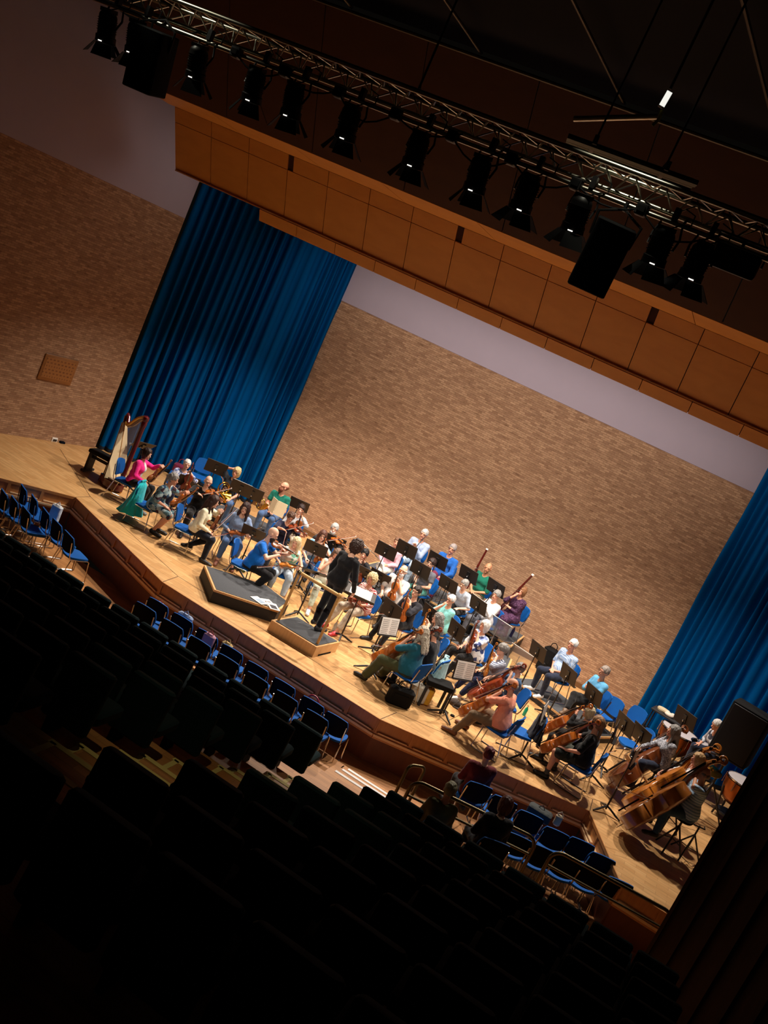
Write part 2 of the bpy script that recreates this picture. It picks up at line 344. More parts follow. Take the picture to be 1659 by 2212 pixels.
# curtains: deep folds, in the two wings
def curtain(name, a, b, z0, z1, folds, label, seed, side):
    r = random.Random(seed); a, b = Vector((*a, 0)), Vector((*b, 0)); L = (b-a).length; d = (b-a)/L; n = Vector((d.y, -d.x, 0))
    NU = 420; ph = 0; off = []; freq = folds*2*PI/NU
    fl = [r.random() for _ in range(9)]
    for i in range(NU+1):
        u = i/NU; lo = .55+.75*fl[int(u*8)]*(1-(u*8) % 1)+.75*fl[min(8, int(u*8)+1)]*((u*8) % 1)
        ph += freq*lo; off.append((math.sin(ph), .45+.55*math.sin(u*9+seed)**2))
    vs = []; NZ = 14
    for q in range(NZ+1):
        z = z0+(z1-z0)*q/NZ; amp = .15*(1-.35*q/NZ)
        for i in range(NU+1):
            o, k = off[i]; o = math.copysign(abs(o)**.7, o)
            vs.append(a+d*(L*i/NU+.03*math.sin(z*.9+i*.21)*(1-q/NZ))+n*(amp*k*o+.015*math.sin(z*2+i*.11))+Vector((0, 0, z)))
    fs = [(q*(NU+1)+i, q*(NU+1)+i+1, (q+1)*(NU+1)+i+1, (q+1)*(NU+1)+i) for q in range(NZ) for i in range(NU)]
    o = empty(name, label, 'curtain', a); o.location = (0, 0, 0)
    MB().add(vs, fs).build('drape', M_CURT, o)
    hem = MB(); hv = [v-Vector((0, 0, .07))+n*.004 for v in vs[:NU+1]]; hem.add([vs[i]+n*.004 for i in range(NU+1)]+hv, [(i, i+1, NU+2+i, NU+1+i) for i in range(NU)])
    hem.build('hem', M_CURTD, o)
    MB().tube([a+Vector((0, 0, z1)), b+Vector((0, 0, z1))], .03).build('track', M_BLACK, o)
    return o
curtain('stage_curtain', (-3.35, -2.62), (.03, -.02), .1, 7.3, 23, 'tall blue velvet curtain with deep folds behind the harp', 3, 0)
curtain('stage_curtain', (11.0, -.05), (14.4, -2.65), .1, 7.3, 23, 'tall blue velvet curtain behind the timpani on the right of the stage', 8, 0)
# reflector canopy: tilted panel boards with gaps over a dark backing, strip below, soffit and upper boards
xs = [-2.93+.982*k for k in range(18)]
tb = Vector((0, -4.3, 6.9)); tt = Vector((0, -5.08, 8.04)); ax = (tt-tb); LT = ax.length; ax /= LT; nn = Vector((0, -ax.z, ax.y)); nn = nn if nn.y < 0 else -nn
RM = Matrix((Vector((1, 0, 0)), ax, Vector((1, 0, 0)).cross(ax))).transposed()
def board(mb, x0, x1, u0, u1, off=0, th=.03): mb.box(tb+Vector(((x0+x1)/2, 0, 0))+ax*((u0+u1)/2)+nn*(off-th/2), (x1-x0, u1-u0, th), RM)
bd = MB(); bk = MB(); nt_ = MB()
gap = {3, 7, 11, 14}
for k in range(17):
    x0, x1 = xs[k]+.008, xs[k+1]-.008
    board(bd, x0, x1, 0, LT*.765)
    if k in gap: board(bd, x0+.13, x1, LT*.775, LT); board(nt_, x0, x0+.13, LT*.79, LT*.88, -.04)
    else: board(bd, x0, x1, LT*.775, LT)
board(bk, xs[0]+.004, xs[17], .002, LT-.002, -.032, .04)
struct('trim_7', bd, M_PANEL); struct('trim_8', bk, M_JOINT); struct('trim_9', nt_, M_EDGE)
sb = MB()
for k in range(17): sb.box((-.42+.98*k+.49-.2, -4.20, 6.775), (.966, .03, .255), rotx(.6))
sb.box((7.9, -4.12, 6.80), (16.6, .10, .2), rotx(.6), m=1)
struct('trim_10', sb, [M_PANEL, M_JOINT])
lip = MB().box((5.8, -4.33, 6.9), (17.4, .05, .022)); struct('trim_11', lip, M_EDGE)
sf = MB()
for k in range(9): sf.box((-3.1+1.963*k+.98, -5.78, 8.06), (1.95, 1.38, .03))
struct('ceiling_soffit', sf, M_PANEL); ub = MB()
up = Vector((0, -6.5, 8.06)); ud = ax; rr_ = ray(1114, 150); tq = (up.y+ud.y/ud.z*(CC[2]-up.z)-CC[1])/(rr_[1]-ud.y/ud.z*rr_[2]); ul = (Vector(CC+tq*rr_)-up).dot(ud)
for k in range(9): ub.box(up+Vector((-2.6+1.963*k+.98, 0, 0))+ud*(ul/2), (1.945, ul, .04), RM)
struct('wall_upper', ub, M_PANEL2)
e0 = up+ud*ul
struct('trim_12', MB().tube([e0+Vector((-4, -.03, -.02)), e0+Vector((16, -.03, -.02))], .03), mat('dull_bar', s(96, 88, 76), .5, 1))
cl = MB(); cl.box((6, e0.y-7.5, e0.z+1.3), (26, 16, .1), rotx(-.13))
struct('ceiling', cl, M_MATT)
cr = MB()
for k in range(8): cr.tube([e0+Vector((-3+2.4*k, 0, .05)), e0+Vector((-5.2+2.4*k, -9, 1.1))], .025)
struct('trim_13', cr, mat('dull_bar', s(96, 88, 76)))
# side pier of curved dark slats, near right
pier = MB(); pts = []
for k in range(40):
    a = k/39; pts.append((12.25+2.6*a+.25*math.sin(a*PI/2), -9.9-3.9*a**1.35))
for k in range(39):
    p, q = Vector((*pts[k], 0)), Vector((*pts[k+1], 0)); d = q-p; m = (p+q)/2
    pier.box(m+Vector((0, 0, 4)), (d.length*1.05, .05, 9.6), rotz(math.atan2(d.y, d.x)))
    if k % 3 == 0: pier.box(m+Vector((-.03, -.03, 4)), (.045, .06, 9.6), rotz(math.atan2(d.y, d.x)))
struct('wall_pier', pier, woodgrain('dark_pier_wood', s(70, 40, 24), s(54, 30, 18), 3, .6, (6, 6, 1)))
# hall floor, terraces and steps
hf = MB(); hf.box((5, -8.6, -.85), (22, 3, .1)); struct('floor_hall', hf, M_STEPW)
tr = MB()
tr.box((3.1, -9.1, -.75), (8.4, 1.0, .14))
for i in range(13):
    y0 = -9.6 if i == 0 else -9.95-i; y1 = -10.95-i; zt = -.45+.36*i
    tr.box((1.3-.055*i, (y0+y1)/2, zt-.5), (11.96-.11*i, y0-y1+.02, 1.0))
    if i == 0: tr.box((11.3, (y0+y1)/2, zt-.5), (5.6, y0-y1+.02, 1.0))
    else: tr.box((11.55-.055*(i-1), (y0+y1)/2, zt-.5), (5.9+.11*(i-1), y0-y1+.02, 1.0))
struct('floor_terrace', tr, M_STEPW)
sp = MB(); ns = MB(); nw = MB()
for i, (z, y) in enumerate(((-.68, -8.62), (-.56, -8.98), (-.45, -9.36))):
    sp.box((7.86, y-1.0, z-.3), (1.16, 2.0, .6)); nw.box((7.80, y-.03, z+.003), (.84, .06, .006)); nw.box((7.80, y+.003, z-.02), (.84, .006, .04))
for i in range(1, 13):
    z = -.45+.36*i; y = -9.95-i; xc = 7.9-.11*i
    for h, dy in ((.18, .45), (.36, 0)):
        zz = z-.36+h
        sp.box((xc, y+dy-.26, zz-.5), (1.24, .52, 1.0)); ns.box((xc-.2, y+dy-.03, zz+.003), (.8, .06, .006))
        ns.box((xc-.55, y+dy-.24, zz+.003), (.06, .42, .006))
struct('stairs', sp, M_STEPW); struct('trim_14', ns, M_NOSE); struct('trim_15', nw, M_NOSEW)
# riser platforms
def platform(name, poly, h, label, side=M_BLACKWOOD, z0=0, rim=True):
    o = empty(name, label, 'platform', (0, 0, z0)); c = Vector((sum(p[0] for p in poly)/len(poly), sum(p[1] for p in poly)/len(poly), 0))
    MB().prism(poly, 0, h-.045).build('side_panel', side, o)
    MB().prism(poly, h-.045, h-.006).build('rim', M_EDGE, o)
    ins = []
    for i, p in enumerate(poly):
        v = c-Vector((*p, 0)); ins.append((p[0]+v.x/v.length*.05, p[1]+v.y/v.length*.05))
    MB().prism(ins, h-.03, h).build('carpet_top', M_CARPET, o); return o
platform('riser_platform', [(4.0, -2.78), (5.98, -2.78), (5.98, -1.56), (4.0, -1.56)], .25, 'low grey carpeted riser under the flute player in pink')
platform('riser_platform', [(6.0, -2.78), (8.25, -2.72), (8.1, -1.56), (6.0, -1.56)], .25, 'low grey carpeted riser under the clarinet player in white')
platform('riser_platform', [(4.0, -1.54), (6.1, -1.54), (6.1, -.12), (4.0, -.12)], .5, 'high grey carpeted riser by the brick wall under the oboe player')
platform('riser_platform', [(6.12, -1.54), (7.95, -1.54), (7.95, -.12), (6.12, -.12)], .5, 'high grey carpeted riser by the brick wall under the bassoon players')
platform('riser_platform', [(8.35, -2.45), (10.35, -3.42), (10.85, -2.45), (8.85, -1.45)], .15, 'low grey riser under the two men sitting by the wall on the right')
platform('riser_platform', [(-.1, -3.35), (2.0, -2.7), (2.0, -1.3), (.2, -1.6)], .15, 'low dark riser under the horn players beside the blue curtain')
platform('soloist_platform', [(2.62, -6.58), (3.42, -7.42), (4.43, -6.66), (4.3, -5.95), (3.66, -5.75)], .26, 'large five-sided black platform with grey top beside the podium')
# conductor podium with its rail
pd = empty('conductor_podium', 'pale wooden podium with grey carpet under the conductor', 'podium', (0, 0, 0))
PQ = [(4.56, -7.12), (5.56, -7.12), (5.66, -6.28), (4.66, -6.28)]
MB().prism(PQ, .0, .21).build('box', M_EDGE, pd); MB().prism([(4.62, -7.07), (5.53, -7.07), (5.62, -6.33), (4.70, -6.33)], .2, .222).build('carpet_top', M_CARPET, pd)
MB().box((5.606, -6.7, .018), (.012, .46, .036), rotz(-.118)).build('foot_gap', M_MATT, pd)
rl = MB(); ends = (Vector((4.63, -6.98, .22)), Vector((5.50, -7.0, .22)))
for e in ends: MB().tube([e, e+Vector((0, 0, .98))], .026, 10).build('rail_post', M_RAIL, pd)
MB().tube([ends[0]+Vector((0, 0, .99)), ends[1]+Vector((0, 0, .99))], .032, 12).build('handrail', M_RAIL, pd)
MB().ball(ends[0]+Vector((0, 0, .99)), .05).build('corner_joint', M_BRZ, pd); MB().ball(ends[1]+Vector((0, 0, .99)), .05).build('corner_joint', M_RAIL, pd)
# plaque and socket on the left brick wall
lw = Vector((-3.5+6.2, -2.7+14.6, 0)).normalized(); ln = Vector((lw.y, -lw.x, 0)); la = math.atan2(lw.y, lw.x)
def onleft(px, py):
    r = Vector(ray(px, py)); p0 = Vector((-3.5, -2.7, 0))+ln*.151; c = Vector(CC); return c+r*((p0-c).dot(ln)/r.dot(ln))
pc = onleft(125, 798); pl = empty('plaque', 'rectangular wooden plaque with lines of small lettering on the left brick wall', 'plaque', pc+ln*.02, la)
MB().slab(.92, .62, .03, .01, rotx(PI/2)).build('board', woodgrain('plaque_wood', s(160, 104, 52), s(140, 88, 42), 4, .4), pl)
MB().box((0, -.018, 0), (.8, .004, .48)).build('lettering', textmat('plaque_text', s(158, 102, 50), s(112, 66, 28), .08, .1), pl)
p = onleft(117, 950); e = empty('socket_box', 'small white socket box low on the left brick wall', 'socket', p, la); MB().slab(.16, .12, .06, .01, rotx(PI/2)).build('cover', M_PAPER, e); MB().box((0, -.035, .0), (.1, .01, .05)).build('outlets', M_DESKF, e)
p = onleft(132, 957); e = empty('plug_adaptor', 'dark plug adaptor beside the white socket box', 'plug', p+ln*.02, la); MB().slab(.14, .11, .1, .02, rotx(PI/2)).build('body', M_SHADE_PLUG, e); MB().tube([(.05, -.05, -.02), (.1, -.1, -.06), (.12, -.12, -.07)], .012).build('cable', M_MATT, e)
# ------------------------------------------------------------------ rig: truss, lamps, loudspeakers
TY = -13.3
zu, zm, zl = U(1031, 258, TY)[2], U(981, 291, TY+.1)[2], U(966, 305, TY)[2]; zu += .05; zm += .05; zl += .05
tr = empty('lighting_truss', 'long aluminium lattice truss hung across the hall', 'truss', (6, TY, zm))
def ch(dy, z, r, name, m=M_ALU): MB().tube([(-9, dy, z-zm), (7, dy, z-zm)], r, 10).build(name, m, tr)
ch(.0, zu, .026, 'top_chord'); ch(.32, zu, .026, 'top_chord'); ch(.16, zm, .026, 'bottom_chord'); ch(0, zl, .024, 'lamp_bar')
lc = MB()
for k in range(53):
    x = -9+.3*k
    for dy in (0, .32):
        a, b = Vector((x, dy, zu-zm)), Vector((x+.15, .16, 0)); lc.tube([a, b], .009, 5); lc.tube([b, Vector((x+.3, dy, zu-zm))], .009, 5)
    lc.tube([(x, 0, zu-zm), (x+.15, .32, zu-zm)], .009, 5); lc.tube([(x+.15, .32, zu-zm), (x+.3, 0, zu-zm)], .009, 5)
g = lc.build('lattice', M_ALU, tr)
hb = MB()
for k in range(9): hb.tube([(-8.4+1.9*k, .16, 0), (-8.4+1.9*k, 0, zl-zm)], .012, 6)
hb.build('drop_bracket', M_BLACK, tr)
for x in (-8, -4, 0, 4): MB().tube([(x, .16, zu-zm), (x, .16, 5)], .012, 6).build('hanger', M_BLACK, tr)
M_LENS = mat('lamp_lens', s(250, 246, 235), .1, emit=(1, .95, .86), es=.9)
def lamp(loc, label, tilt, yaw):
    o = empty('stage_lamp', label, 'stage lamp', loc, yaw, 'stage lamps along the truss')
    T = rotx(tilt)                           # body hangs with its mouth down and away
    b = MB(); b.lathe([(.0, .36), (.07, .36), (.095, .33), (.105, .30), (.105, .05), (.118, .04), (.118, -.02), (.1, -.03)], 18, T)
    b.box(T @ Vector((0, 0, .37)), (.16, .12, .05), T); hs = b.build('housing', M_BLACK, o)
    fin = MB()
    for k in range(6): fin.lathe([(.09, .1+.03*k), (.115, .1+.03*k), (.115, .108+.03*k), (.09, .108+.03*k)], 18, T)
    fin.build('cooling_fin', M_BLACK, hs)
    MB().lathe([(.088, -.028), (.06, -.036), (.0, -.04)], 18, T).build('lens', M_LENS, o)
    MB().lathe([(.119, -.02), (.121, -.045), (.112, -.045), (.112, -.02)], 18, T).build('lens_rim', M_BLACK, hs)
    MB().box(T @ Vector((.02, -.118, -.03)), (.05, .006, .013), T).build('rim_gleam', M_LENS, hs)  # small glowing box stands in for the gleam off the lens rim
    for k in range(4):
        a = k*PI/2+.55; wd = (.15, .12)[k % 2]; u = Vector((math.cos(a), math.sin(a), 0)); v = Vector((-math.sin(a), math.cos(a), 0)); ou = (.10, .085)[k % 2]
        p = [u*.115+v*-.085+Vector((0, 0, -.05)), u*.115+v*.085+Vector((0, 0, -.05)), u*(.115+ou)+v*wd+Vector((0, 0, -.22)), u*(.115+ou)+v*-wd+Vector((0, 0, -.22))]
        q = [x-u*.006 for x in p]; vs = [T @ x for x in p+q]
        MB().add(vs, [(0, 1, 2, 3), (7, 6, 5, 4), (0, 4, 5, 1), (1, 5, 6, 2), (2, 6, 7, 3), (3, 7, 4, 0)], 0, False).build('barn_door', M_MATT, o)
    yk = MB(); yk.tube([T @ Vector((-.125, 0, .16)), Vector((-.135, 0, .3)), Vector((-.1, 0, .46)), Vector((0, 0, .5)), Vector((.1, 0, .46)), Vector((.135, 0, .3)), T @ Vector((.125, 0, .16))], .012, 6)
    yk.build('yoke', M_BLACK, o)
    MB().box((0, 0, .56), (.05, .07, .14)).build('clamp', M_BLACK, o)
    MB().tube([T @ Vector((.03, -.03, .38)), (.1, -.05, .46), (.17, 0, .5), (.16, .02, .62), (.05, .03, .66)], .008, 5).build('cable', M_MATT, o)
    return o
LP = [(416, 203, 'stage lamp on the truss, first one right of the upper left loudspeaker'), (536, 255, 'stage lamp on the truss, second right of the upper left loudspeaker'), (620, 290, 'stage lamp on the truss, third right of the upper left loudspeaker'),
      (737, 340, 'stage lamp on the truss, fourth right of the upper left loudspeaker'), (882, 400, 'stage lamp on the truss, middle one of the whole line'), (1012, 460, 'stage lamp on the truss, fourth left of the right loudspeaker'),
      (1112, 500, 'stage lamp on the truss, third left of the right loudspeaker'), (1222, 550, 'stage lamp on the truss just left of the right loudspeaker'), (1400, 615, 'stage lamp on the truss just right of the right loudspeaker'),
      (1480, 645, 'stage lamp on the truss, second right of the right loudspeaker'), (285, 150, 'stage lamp half hidden behind the left hanging loudspeaker'), (222, 125, 'dim stage lamp at the far left end of the truss')]
first = None
for i, (px, py, lb) in enumerate(LP):
    p = U(px, py, TY); loc = Vector((p.x-.05, TY, zl-.36)); yaw = .12*math.sin(i*2.3)
    if first is None: first = lamp(loc, lb, .28, yaw); first.scale = (.96, .96, .78)
    else: dup(first, loc, yaw, lb)
for i, x in enumerate((3.4, 5.1, 7.4, 9.2)):
    spot('stage_lamp_beam', (x, TY+.22, zl-.62), (3.2+1.3*i, -1.6, .7), 400, 47, .6, .07, (1, .87, .72))
def speaker(px, py, hpx, label, yaw):
    p = U(px, py, TY); o = empty('hanging_loudspeaker', label, 'loudspeaker', (p.x, TY-.02, p.z), yaw)
    T = rotx(.22)
    MB().slab(.37, .34, .64, .03, T).build('cabinet', M_MATT, o)
    MB().slab(.33, .02, .58, .008, T).build('grille', M_BLACK, o).location = T @ Vector((0, .17, 0))
    MB().tube([T @ Vector((-.19, 0, .15)), T @ Vector((-.21, 0, .36)), (0, 0, .46), T @ Vector((.21, 0, .36)), T @ Vector((.19, 0, .15))], .014, 6).build('bracket', M_BLACK, o)
    MB().tube([(0, 0, .44), (0, 0, zl-p.z+.02)], .02, 6).build('clamp', M_BLACK, o)
    return o
speaker(1300, 556, 0, 'black loudspeaker hung on the truss at the right', .25); speaker(328, 135, 0, 'black loudspeaker hung at the dark upper left end of the truss', .1)
# socket boxes on the lamp bar and looping cables
bx = None
for i, (px, py) in enumerate(((517, 112), (620, 158), (735, 206), (855, 257), (977, 305), (1105, 353), (1243, 408), (1380, 470))):
    p = U(px, py, TY); lb = 'small black socket box on the lamp bar, %s from the left' % ('first second third fourth fifth sixth seventh eighth'.split()[i])
    if bx is None:
        bx = empty('socket_box', lb, 'socket', (p.x, TY-.04, zl), 0, 'socket boxes on the lamp bar'); MB().slab(.11, .09, .11, .01).build('case', M_BLACK, bx); MB().box((0, -.05, 0), (.07, .02, .05)).build('outlets', M_MATT, bx)
    else: dup(bx, (p.x, TY-.04, zl), 0, lb)
    q = MB(); sg = .1+.16*random.random()
    q.tube([Vector((p.x, TY-.05, zl))]+[Vector((p.x+.75*t, TY-.06, zl-sg*math.sin(t*PI)+.05*t)) for t in (.1, .25, .4, .55, .7, .85, 1)], .009, 5)
    tag(q.build('lamp_cable', M_MATT), 'black cable looping right from the %s socket box of the lamp bar' % ('first second third fourth fifth sixth seventh eighth'.split()[i]), 'cable', 'cables on the lamp bar')
fl = U(1590, 560, TY+.1); o = empty('flood_lamp', 'dark flood lamp at the right end of the truss', 'lamp', fl); MB().slab(.42, .22, .22, .04, rotx(.4)).build('housing', M_BLACK, o); MB().tube([(-.23, 0, 0), (-.23, 0, .18), (.23, 0, .18), (.23, 0, 0)], .012, 6).build('bracket', M_BLACK, o); MB().tube([(0, 0, .18), (0, 0, zl-fl.z)], .015).build('clamp', M_BLACK, o)
# silver duct behind the truss and the lit ceiling fixture that catches it
d0, d1 = U(1225, 300, -11.6), U(1500, 400, -11.2); dc = empty('duct', 'ribbed silver duct lying behind the truss at the right', 'duct', (d0+d1)/2)
ang = (d1-d0); Mx = frame((0, 0, 0), ang, (0, 0, 1)).to_3x3()
b = MB()
for k in range(6): b.tube([Mx @ Vector((-.2+.08*k, -ang.length/2, .02*math.sin(k))), Mx @ Vector((-.2+.08*k, ang.length/2, .02*math.sin(k)))], .035, 8)
b.build('rib', mat('duct_metal', s(74, 72, 62), .35, 1, var=.1), dc)
for t in (-.3, .25):
    MB().box(Mx @ Vector((0, ang.length*t, .03)), (.56, .05, .1), Mx).build('strap', M_BLACK, dc); q = Mx @ Vector((0, ang.length*t, .03)); MB().tube([q, q+Vector((0, 0, 3.2))], .012).build('hanger', M_BLACK, dc)
wp = U(1437, 215, -11.0); wk = empty('work_light', 'small bright tilted work light near the ceiling at upper right', 'lamp', wp, .3)
MB().slab(.08, .05, .2, .008, roty(.08)).build('housing', M_BLACK, wk); MB().box((-.0, -.034, .0), (.065, .008, .17), roty(.08)).build('diffuser', mat('work_diffuser', (1, 1, 1), .4, emit=(1, .98, .9), es=.55), wk)
MB().tube([(.02, 0, -.12), (.03, .0, -.22), (0, .02, -.3)], .02).build('bracket', mat('yellow_bracket', s(150, 140, 40), .5), wk)
MB().tube([(.0, .0, .12), (0, 0, 2.2)], .015).build('hanger', M_BLACK, wk)
tg_ = U(1335, 400, TY); spot('truss_spot', (tg_.x-.4, TY-1.0, tg_.z+2.2), tg_, 110, 26, .9, .04, (1, .95, .75))  # unseen spot set apart from the fixture to put highlights on the truss
e = U(330, 10, TY); spot('truss_spot', (e.x-.9, TY-.9, zu+1.2), (e.x+.55, TY, zm), 50, 30, .6, .05, (1, .95, .75))  # added spot without a fixture, brightens the left end of the truss
bp = U(1240, 257, -10.5), U(1420, 252, -10.6); tag(MB().tube([bp[0], bp[1]], .035, 10).build('ceiling_pipe', M_ALU), 'grey pipe under the ceiling left of the small work light', 'pipe')
# ------------------------------------------------------------------ theatre seats on the terraces
ORD = 'first second third fourth fifth sixth seventh eighth ninth tenth eleventh twelfth'.split()
def seatproto(loc, label):
    o = empty('theatre_seat', label, 'theatre seat', loc, 0, 'theatre seats on the terraces')
    MB().slab(.50, .11, .60, .045, rotx(-.2), bev=.02).build('backrest', M_SEAT, o).location = (0, -.22, .60)
    MB().slab(.48, .40, .12, .05, bev=.025).build('seat_cushion', M_SEAT, o).location = (0, .04, .42)
    for x in (-.265,): 
        a = MB(); a.slab(.06, .34, .05, .02); a.build('armrest', M_SEAT, o).location = (x, .0, .62)
    for x in (-.265, ):
        MB().prism([(-.12, 0), (.14, 0), (.10, .6), (-.08, .6)], -.02, .02, Matrix(((0, 0, 1), (1, 0, 0), (0, 1, 0)))).build('standard', M_MATT, o).location = (x, 0, 0)
    return o
def seen(p, mx=60):
    v = CR.T @ (np.array(p)-CC)
    if v[2] < .8: return False
    x, y = 829.5+CF*v[0]/v[2], 1106+CF*v[1]/v[2]; return -mx < x < 1659+mx and -mx < y < 2212+mx
sp0 = None
for blk, x0, dx, nmax in (('left', 7.03, -.555, 12), ('right', 8.96, .555, 7)):
    for i in range(0 if blk == 'left' else 1, 9):
        for k in range(nmax):
            loc = Vector((x0+dx*k-.11*i, -10.34-i, -.45+.36*i)); 
            if not seen(loc+Vector((0, 0, .7))): continue
            lb = 'dark theatre seat, %s from the aisle in the %s row up of the %s block' % (ORD[k], ORD[i], blk)
            if sp0 is None: sp0 = seatproto(loc, lb)
            else: dup(sp0, loc, 0, lb)
# ------------------------------------------------------------------ rails in front of the terraces
def rail(pts, label, r=.024, sub=None):
    o = empty('guard_rail', label, 'railing', pts[0]); p0 = Vector(pts[0])
    MB().tube([Vector(p)-p0 for p in pts], r, 10).build('top_tube', M_BRZ, o)
    for q in sub or []: MB().tube([Vector(x)-p0 for x in q], r*.8, 8).build('mid_tube', M_BRZ, o)
    for q in (pts[0], pts[-1]): MB().lathe([(.05, 0), (.05, .015), (.03, .03)], 12, o=Vector(q)-p0).build('floor_flange', M_BRZ, o)
def ubend(a, b, z0, z1, r=.16):
    a, b = Vector((a[0], a[1], z0)), Vector((b[0], b[1], z0)); d = (b-a).normalized(); upv = Vector((0, 0, 1)); h = z1-z0
    return [a]+arc(a+d*r+upv*(h-r), r, PI, PI/2, 6, d, upv)+arc(b-d*r+upv*(h-r), r, PI/2, 0, 6, d, upv)+[b]
rail(ubend((8.62, -10.22), (10.42, -9.74), -.45, .5), 'bronze guard rail, left one of the two long rails before the front seats', .026, [[(8.62, -10.22, .25), (10.42, -9.74, .25)]])
rail(ubend((10.66, -9.72), (12.4, -9.45), -.45, .5), 'bronze guard rail, right one of the two long rails beside the slatted pier', .026, [[(10.66, -9.72, .25), (12.4, -9.45, .25)]])
rail(ubend((8.43, -9.95), (8.62, -9.72), -.45, .52, .09), 'short bronze handrail loop at the foot of the aisle steps', .024)
# ------------------------------------------------------------------ chairs and music stands
def make_chair(loc, rz, label, group):
    o = empty('stacking_chair', label, 'chair', loc, rz, group)
    st = MB(); vs = []; NX, NY = 9, 9
    for side in (0, 1):
        for j in range(NY):
            for i in range(NX):
                u, v = i/(NX-1)*2-1, j/(NY-1)*2-1
                a, b = u*math.sqrt(1-v*v*.32), v*math.sqrt(1-u*u*.32)
                z = .455+.02*a*a-.025*max(0, b)**2*.6-side*.035*(1-.0*a)
                vs.append((a*.225, b*.215+.01, z))
    n = NX*NY; fs = []
    for j in range(NY-1):
        for i in range(NX-1):
            q = (j*NX+i, j*NX+i+1, (j+1)*NX+i+1, (j+1)*NX+i); fs.append(q); fs.append(tuple(n+k for k in reversed(q)))
    rim = [i for i in range(NX)]+[j*NX+NX-1 for j in range(1, NY)]+[(NY-1)*NX+i for i in range(NX-2, -1, -1)]+[j*NX for j in range(NY-2, 0, -1)]
    for k in range(len(rim)): a, b = rim[k], rim[(k+1) % len(rim)]; fs.append((b, a, n+a, n+b))
    st.add(vs, fs).build('seat', M_BLUE, o)
    bk = MB(); vs = []
    for side in (0, 1):
        for j in range(NY):
            for i in range(NX):
                u, v = i/(NX-1)*2-1, j/(NY-1)*2-1
                a, b = u*math.sqrt(1-v*v*.3), v*math.sqrt(1-u*u*.3)
                vs.append((a*.225, -.255+.05*a*a-.035*b-side*.026, .69+b*.18))
    bk.add(vs, [tuple(reversed(f)) for f in fs]); bk.m = [1 if (i % 2 and i < 2*(NX-1)*(NY-1)) else 0 for i in range(len(fs))]; bk.build('backrest', [M_BLUE, M_SHADE_PLUG if 'hall' in group else M_BLUE], o)  # hall chairs: rear faces get dim light as a near-black colour
    for x in (-.205, .205):
        k = 1 if x > 0 else -1
        MB().tube([(x, -.275, .76), (x, -.255, .66), (x, -.225, .5), (x, -.19, .435), (x, 0, .425), (x, .17, .43), (x+.01*k, .205, .41), (x+.03*k, .25, .03), (x+.03*k, .235, .012), (x+.03*k, -.25, .012), (x+.03*k, -.265, .03), (x+.012*k, -.17, .42)], .011, 7).build('side_frame', M_CHROME, o)
    MB().tube([(-.2, .0, .42), (.2, 0, .42)], .01, 6).build('cross_bar', M_CHROME, o)
    return o
CH0 = None; CHH = None
def chair(loc, rz, label, group='blue chairs on the stage'):
    global CH0, CHH
    if 'hall' in group:
        if CHH is None: CHH = make_chair(loc, rz, label, group); return CHH
        return dup(CHH, loc, rz, label, group)
    if CH0 is None: CH0 = make_chair(loc, rz, label, group); return CH0
    return dup(CH0, loc, rz, label, group)
ST0 = {}
def stand(loc, rz, label, h=1.0, tilt=.42, sheet=None, w=.50):
    o = ST0.get((w,))
    if True:
        o = empty('music_stand', label, 'music stand', loc, rz, 'music stands among the players')
        T = rotx(-tilt); c = Vector((0, 0, h))
        d = MB(); d.slab(w, .012, .34, .012 if 0 else .005, T, bev=.003); dk = d.build('desk', M_DESK, o); dk.location = c
        MB().box(T @ Vector((0, -.03, -.165)), (w, .055, .01), T).build('lip', M_DESKF, dk)
        MB().box(T @ Vector((0, .017, -.02)), (.075, .022, .2), T).build('spine', M_BLACK, dk)
        MB().ball(T @ Vector((0, .045, -.04)), .019).build('tilt_knob', M_CHROME, dk)
        MB().tube([c+T @ Vector((0, .03, -.05)), (0, 0.01, h-.2), (0, 0, .08)], .011, 8).build('upper_pole', M_BLACK, o)
        MB().tube([(0, 0, .55), (0, 0, .06)], .016, 8).build('lower_pole', M_BLACK, o)
        for k in range(3):
            a = k*2*PI/3+.5; u = Vector((math.cos(a), math.sin(a), 0))
            MB().tube([Vector((0, 0, .12)), u*.07+Vector((0, 0, .10)), u*.2+Vector((0, 0, .045)), u*.29+Vector((0, 0, .014))], [.016, .019, .019, .012], 8).build('foot', M_BLACK, o)
    if sheet:
        M = Matrix.Translation(loc) @ Matrix.Rotation(rz, 4, 'Z') @ Matrix.Translation((0, 0, h)) @ T.to_4x4()
        p = MB(); p.box((0, -.013, .01), (.44, .004, .31)); 
        for x in (-.11, .11):
            for q in range(8): p.box((x, -.016, .13-.035*q), (.18, .002, .004), m=1); p.box((x+.02*math.sin(q*3), -.016, .12-.035*q), (.15, .002, .009), m=2)
        q = p.build('sheet_music', [M_PAPER, mat('ink', s(120, 118, 116), .8), mat('ink_pale', s(196, 192, 186), .8)])
        q.matrix_world = M; tag(q, sheet, 'sheet music', 'open sheet music')
    return o
